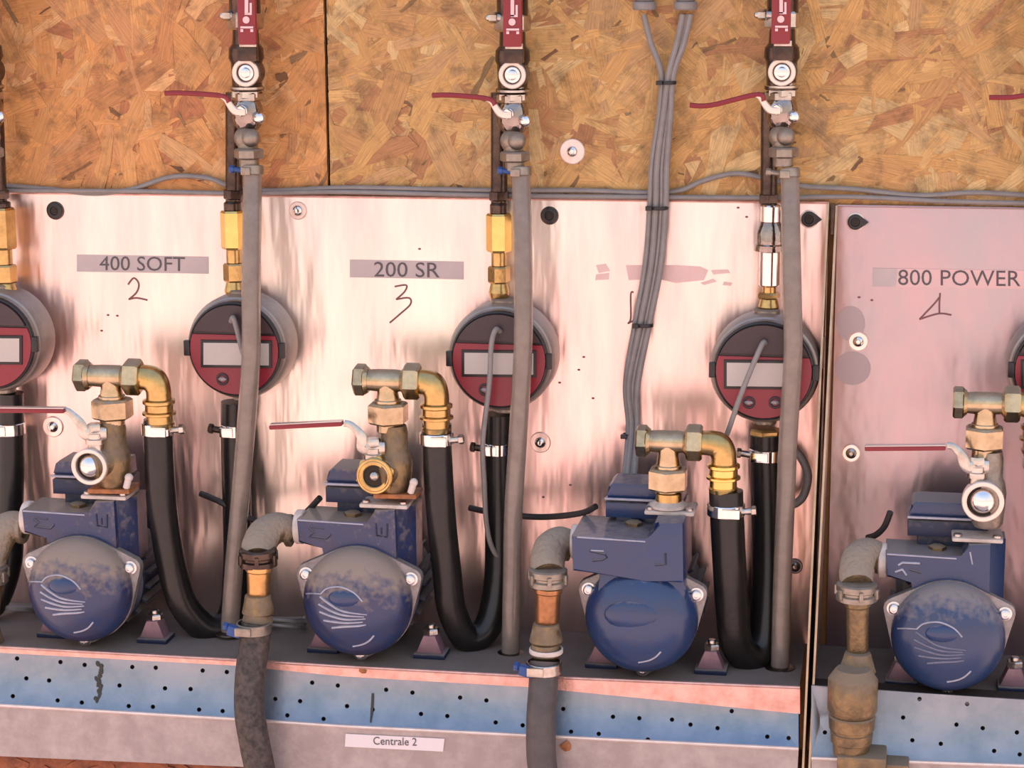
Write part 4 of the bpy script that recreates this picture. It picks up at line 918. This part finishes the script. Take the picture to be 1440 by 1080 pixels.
c = W(1112, 668, 30); b = B(c); b.tube([W(1108, 628, 30), W(1124, 640, 32), (W(1136, 668, 34)), W(1128, 700, 34), W(1106, 712, 36), W(1070, 712, 60)], 6, 12, 8)
b.done('cable_loop', 'grey_cable', None, label='looped grey cable behind the third clear hose', category='cable')
black_hose([(14, 552, 44), (15, 600, 44), (15, 660, 48), (14, 715, 54), (12, 790, 66), (-10, 850, 90), (-45, 860, 110)], 'cut off by the left edge', [(14, 602, 44, 20, -1, 'dark_steel')], 19)
black_hose([(1462, 620, 146), (1463, 680, 146), (1466, 760, 140), (1470, 840, 130), (1478, 900, 120), (1500, 935, 105), (1520, 900, 85), (1520, 700, 52), (1512, 605, 44)], 'just outside the right edge', [], 21) if False else None
# brass nut under third meter
c = W(1076, 606, 44); b = B(c); b.hexn(c, UPV, -14, 4, 22, 3, 0.4); b.done('hex_nut', 'brass', None, label='brass hex nut under the third meter', category='nut')

# suction side
suction_elbow(38, 742, [(34, 742, 142), (18, 740, 146), (0, 752, 156), (-12, 778, 168), (-16, 800, 176)], (-16, 808, 178), 27, (-16, 822, -18, 880, 182, 18), [(-18, 895, 190, 18, 23, 26)], 'copper nipple, cut off at the left edge')
suction_elbow(413, 745, [(410, 746, 142), (392, 742, 150), (374, 750, 165), (364, 768, 185), (363, 784, 200)], (363, 784, 202), 27, (364, 796, 364, 852, 210, 17), [(363, 850, 214, 18, 23, 28), (362, 868, 218, 18, 22, 18)], 'gold coloured nipple, second pump', 'gold_copper')
suction_elbow(803, 765, [(800, 766, 142), (788, 762, 150), (774, 772, 165), (770, 792, 185), (771, 806, 198)], (771, 812, 202), 27, (771, 826, 769, 884, 210, 18), [(768, 890, 216, 18, 24, 28), (767, 914, 222, 19, 22, 18)], 'copper nipple and cream ring, third pump', 'copper', (768, 912, 222, 24))
suction_elbow(1240, 782, [(1238, 784, 142), (1222, 778, 150), (1208, 786, 165), (1204, 808, 185), (1205, 822, 198)], (1205, 832, 202), 29, (1206, 846, 1206, 925, 212, 16), [(1206, 932, 220, 18, 26, 30)], 'long grimy brass nipple, rightmost pump', 'dusty_brass')
suction_hose([(361, 876, 226), (358, 905, 232), (352, 950, 246), (351, 1000, 262), (358, 1045, 268), (368, 1100, 268), (372, 1180, 268)], 21.5, 'muddy_hose', 'mud speckled dark hose hanging from the second pump inlet', (357, 882, 228, 23.5, 15))
suction_hose([(766, 930, 236), (764, 965, 246), (761, 1010, 258), (761, 1060, 264), (766, 1110, 268), (768, 1180, 268)], 21, 'suction_hose', 'smooth dark grey hose hanging from the third pump inlet', (765, 938, 238, 23.5, 16))
# heavy dusty coupling at the right
c = W(1200, 940, 246); root = thing('pipe_coupling', 'large dusty brass hose coupling hanging below the rightmost pump inlet', 'pipe fitting', W(1205, 1090, 246))
b = B(c); b.lathe(c, -UPV, [(0, 24), (10, 31), (16, 35), (60, 35), (66, 32), (68, 30)], 28); b.done('coupling_body', 'dusty_brass', root)
b = B(c); b.lathe(c, -UPV, [(68, 31), (70, 33), (88, 32), (90, 28), (93, 28), (94, 30), (108, 29), (110, 26), (126, 25)], 28); b.done('ribbed_tail', 'dusty_brass', root)
b = B(c); b.box(W(1212, 1072, 246), 68, 60, 36, 3); b.box(W(1258, 1080, 246), 40, 40, 24, 3); b.done('lower_block', 'dusty_brass', root)

# odds and ends on the shelf: cable loops left of the first and second pumps
for (x, y, lab) in ((28, 858, 'thin wire loop lying on the shelf left of the first pump'), (404, 850, 'coiled grey wire standing behind the second pump inlet')):
    c = W(x, y, 70); b = B(c); P = []
    for i in range(22):
        a = i / 21 * 4 * math.pi; P.append(c + (RT * math.cos(a) * 24 + UPV * (math.sin(a) * 8 + i * (0.8 if x > 100 else .3) - 8)+ FR * math.sin(a) * 22) * b.k)
    zm = min(p.z for p in P); P = [p + UPV * (SZ + 2.6 * S - zm) if x < 100 or True else p for p in P]
    b.tube(P, 2.4, 6, 3); b.done('wire_coil', 'grey_cable', None, label=lab, category='wire')
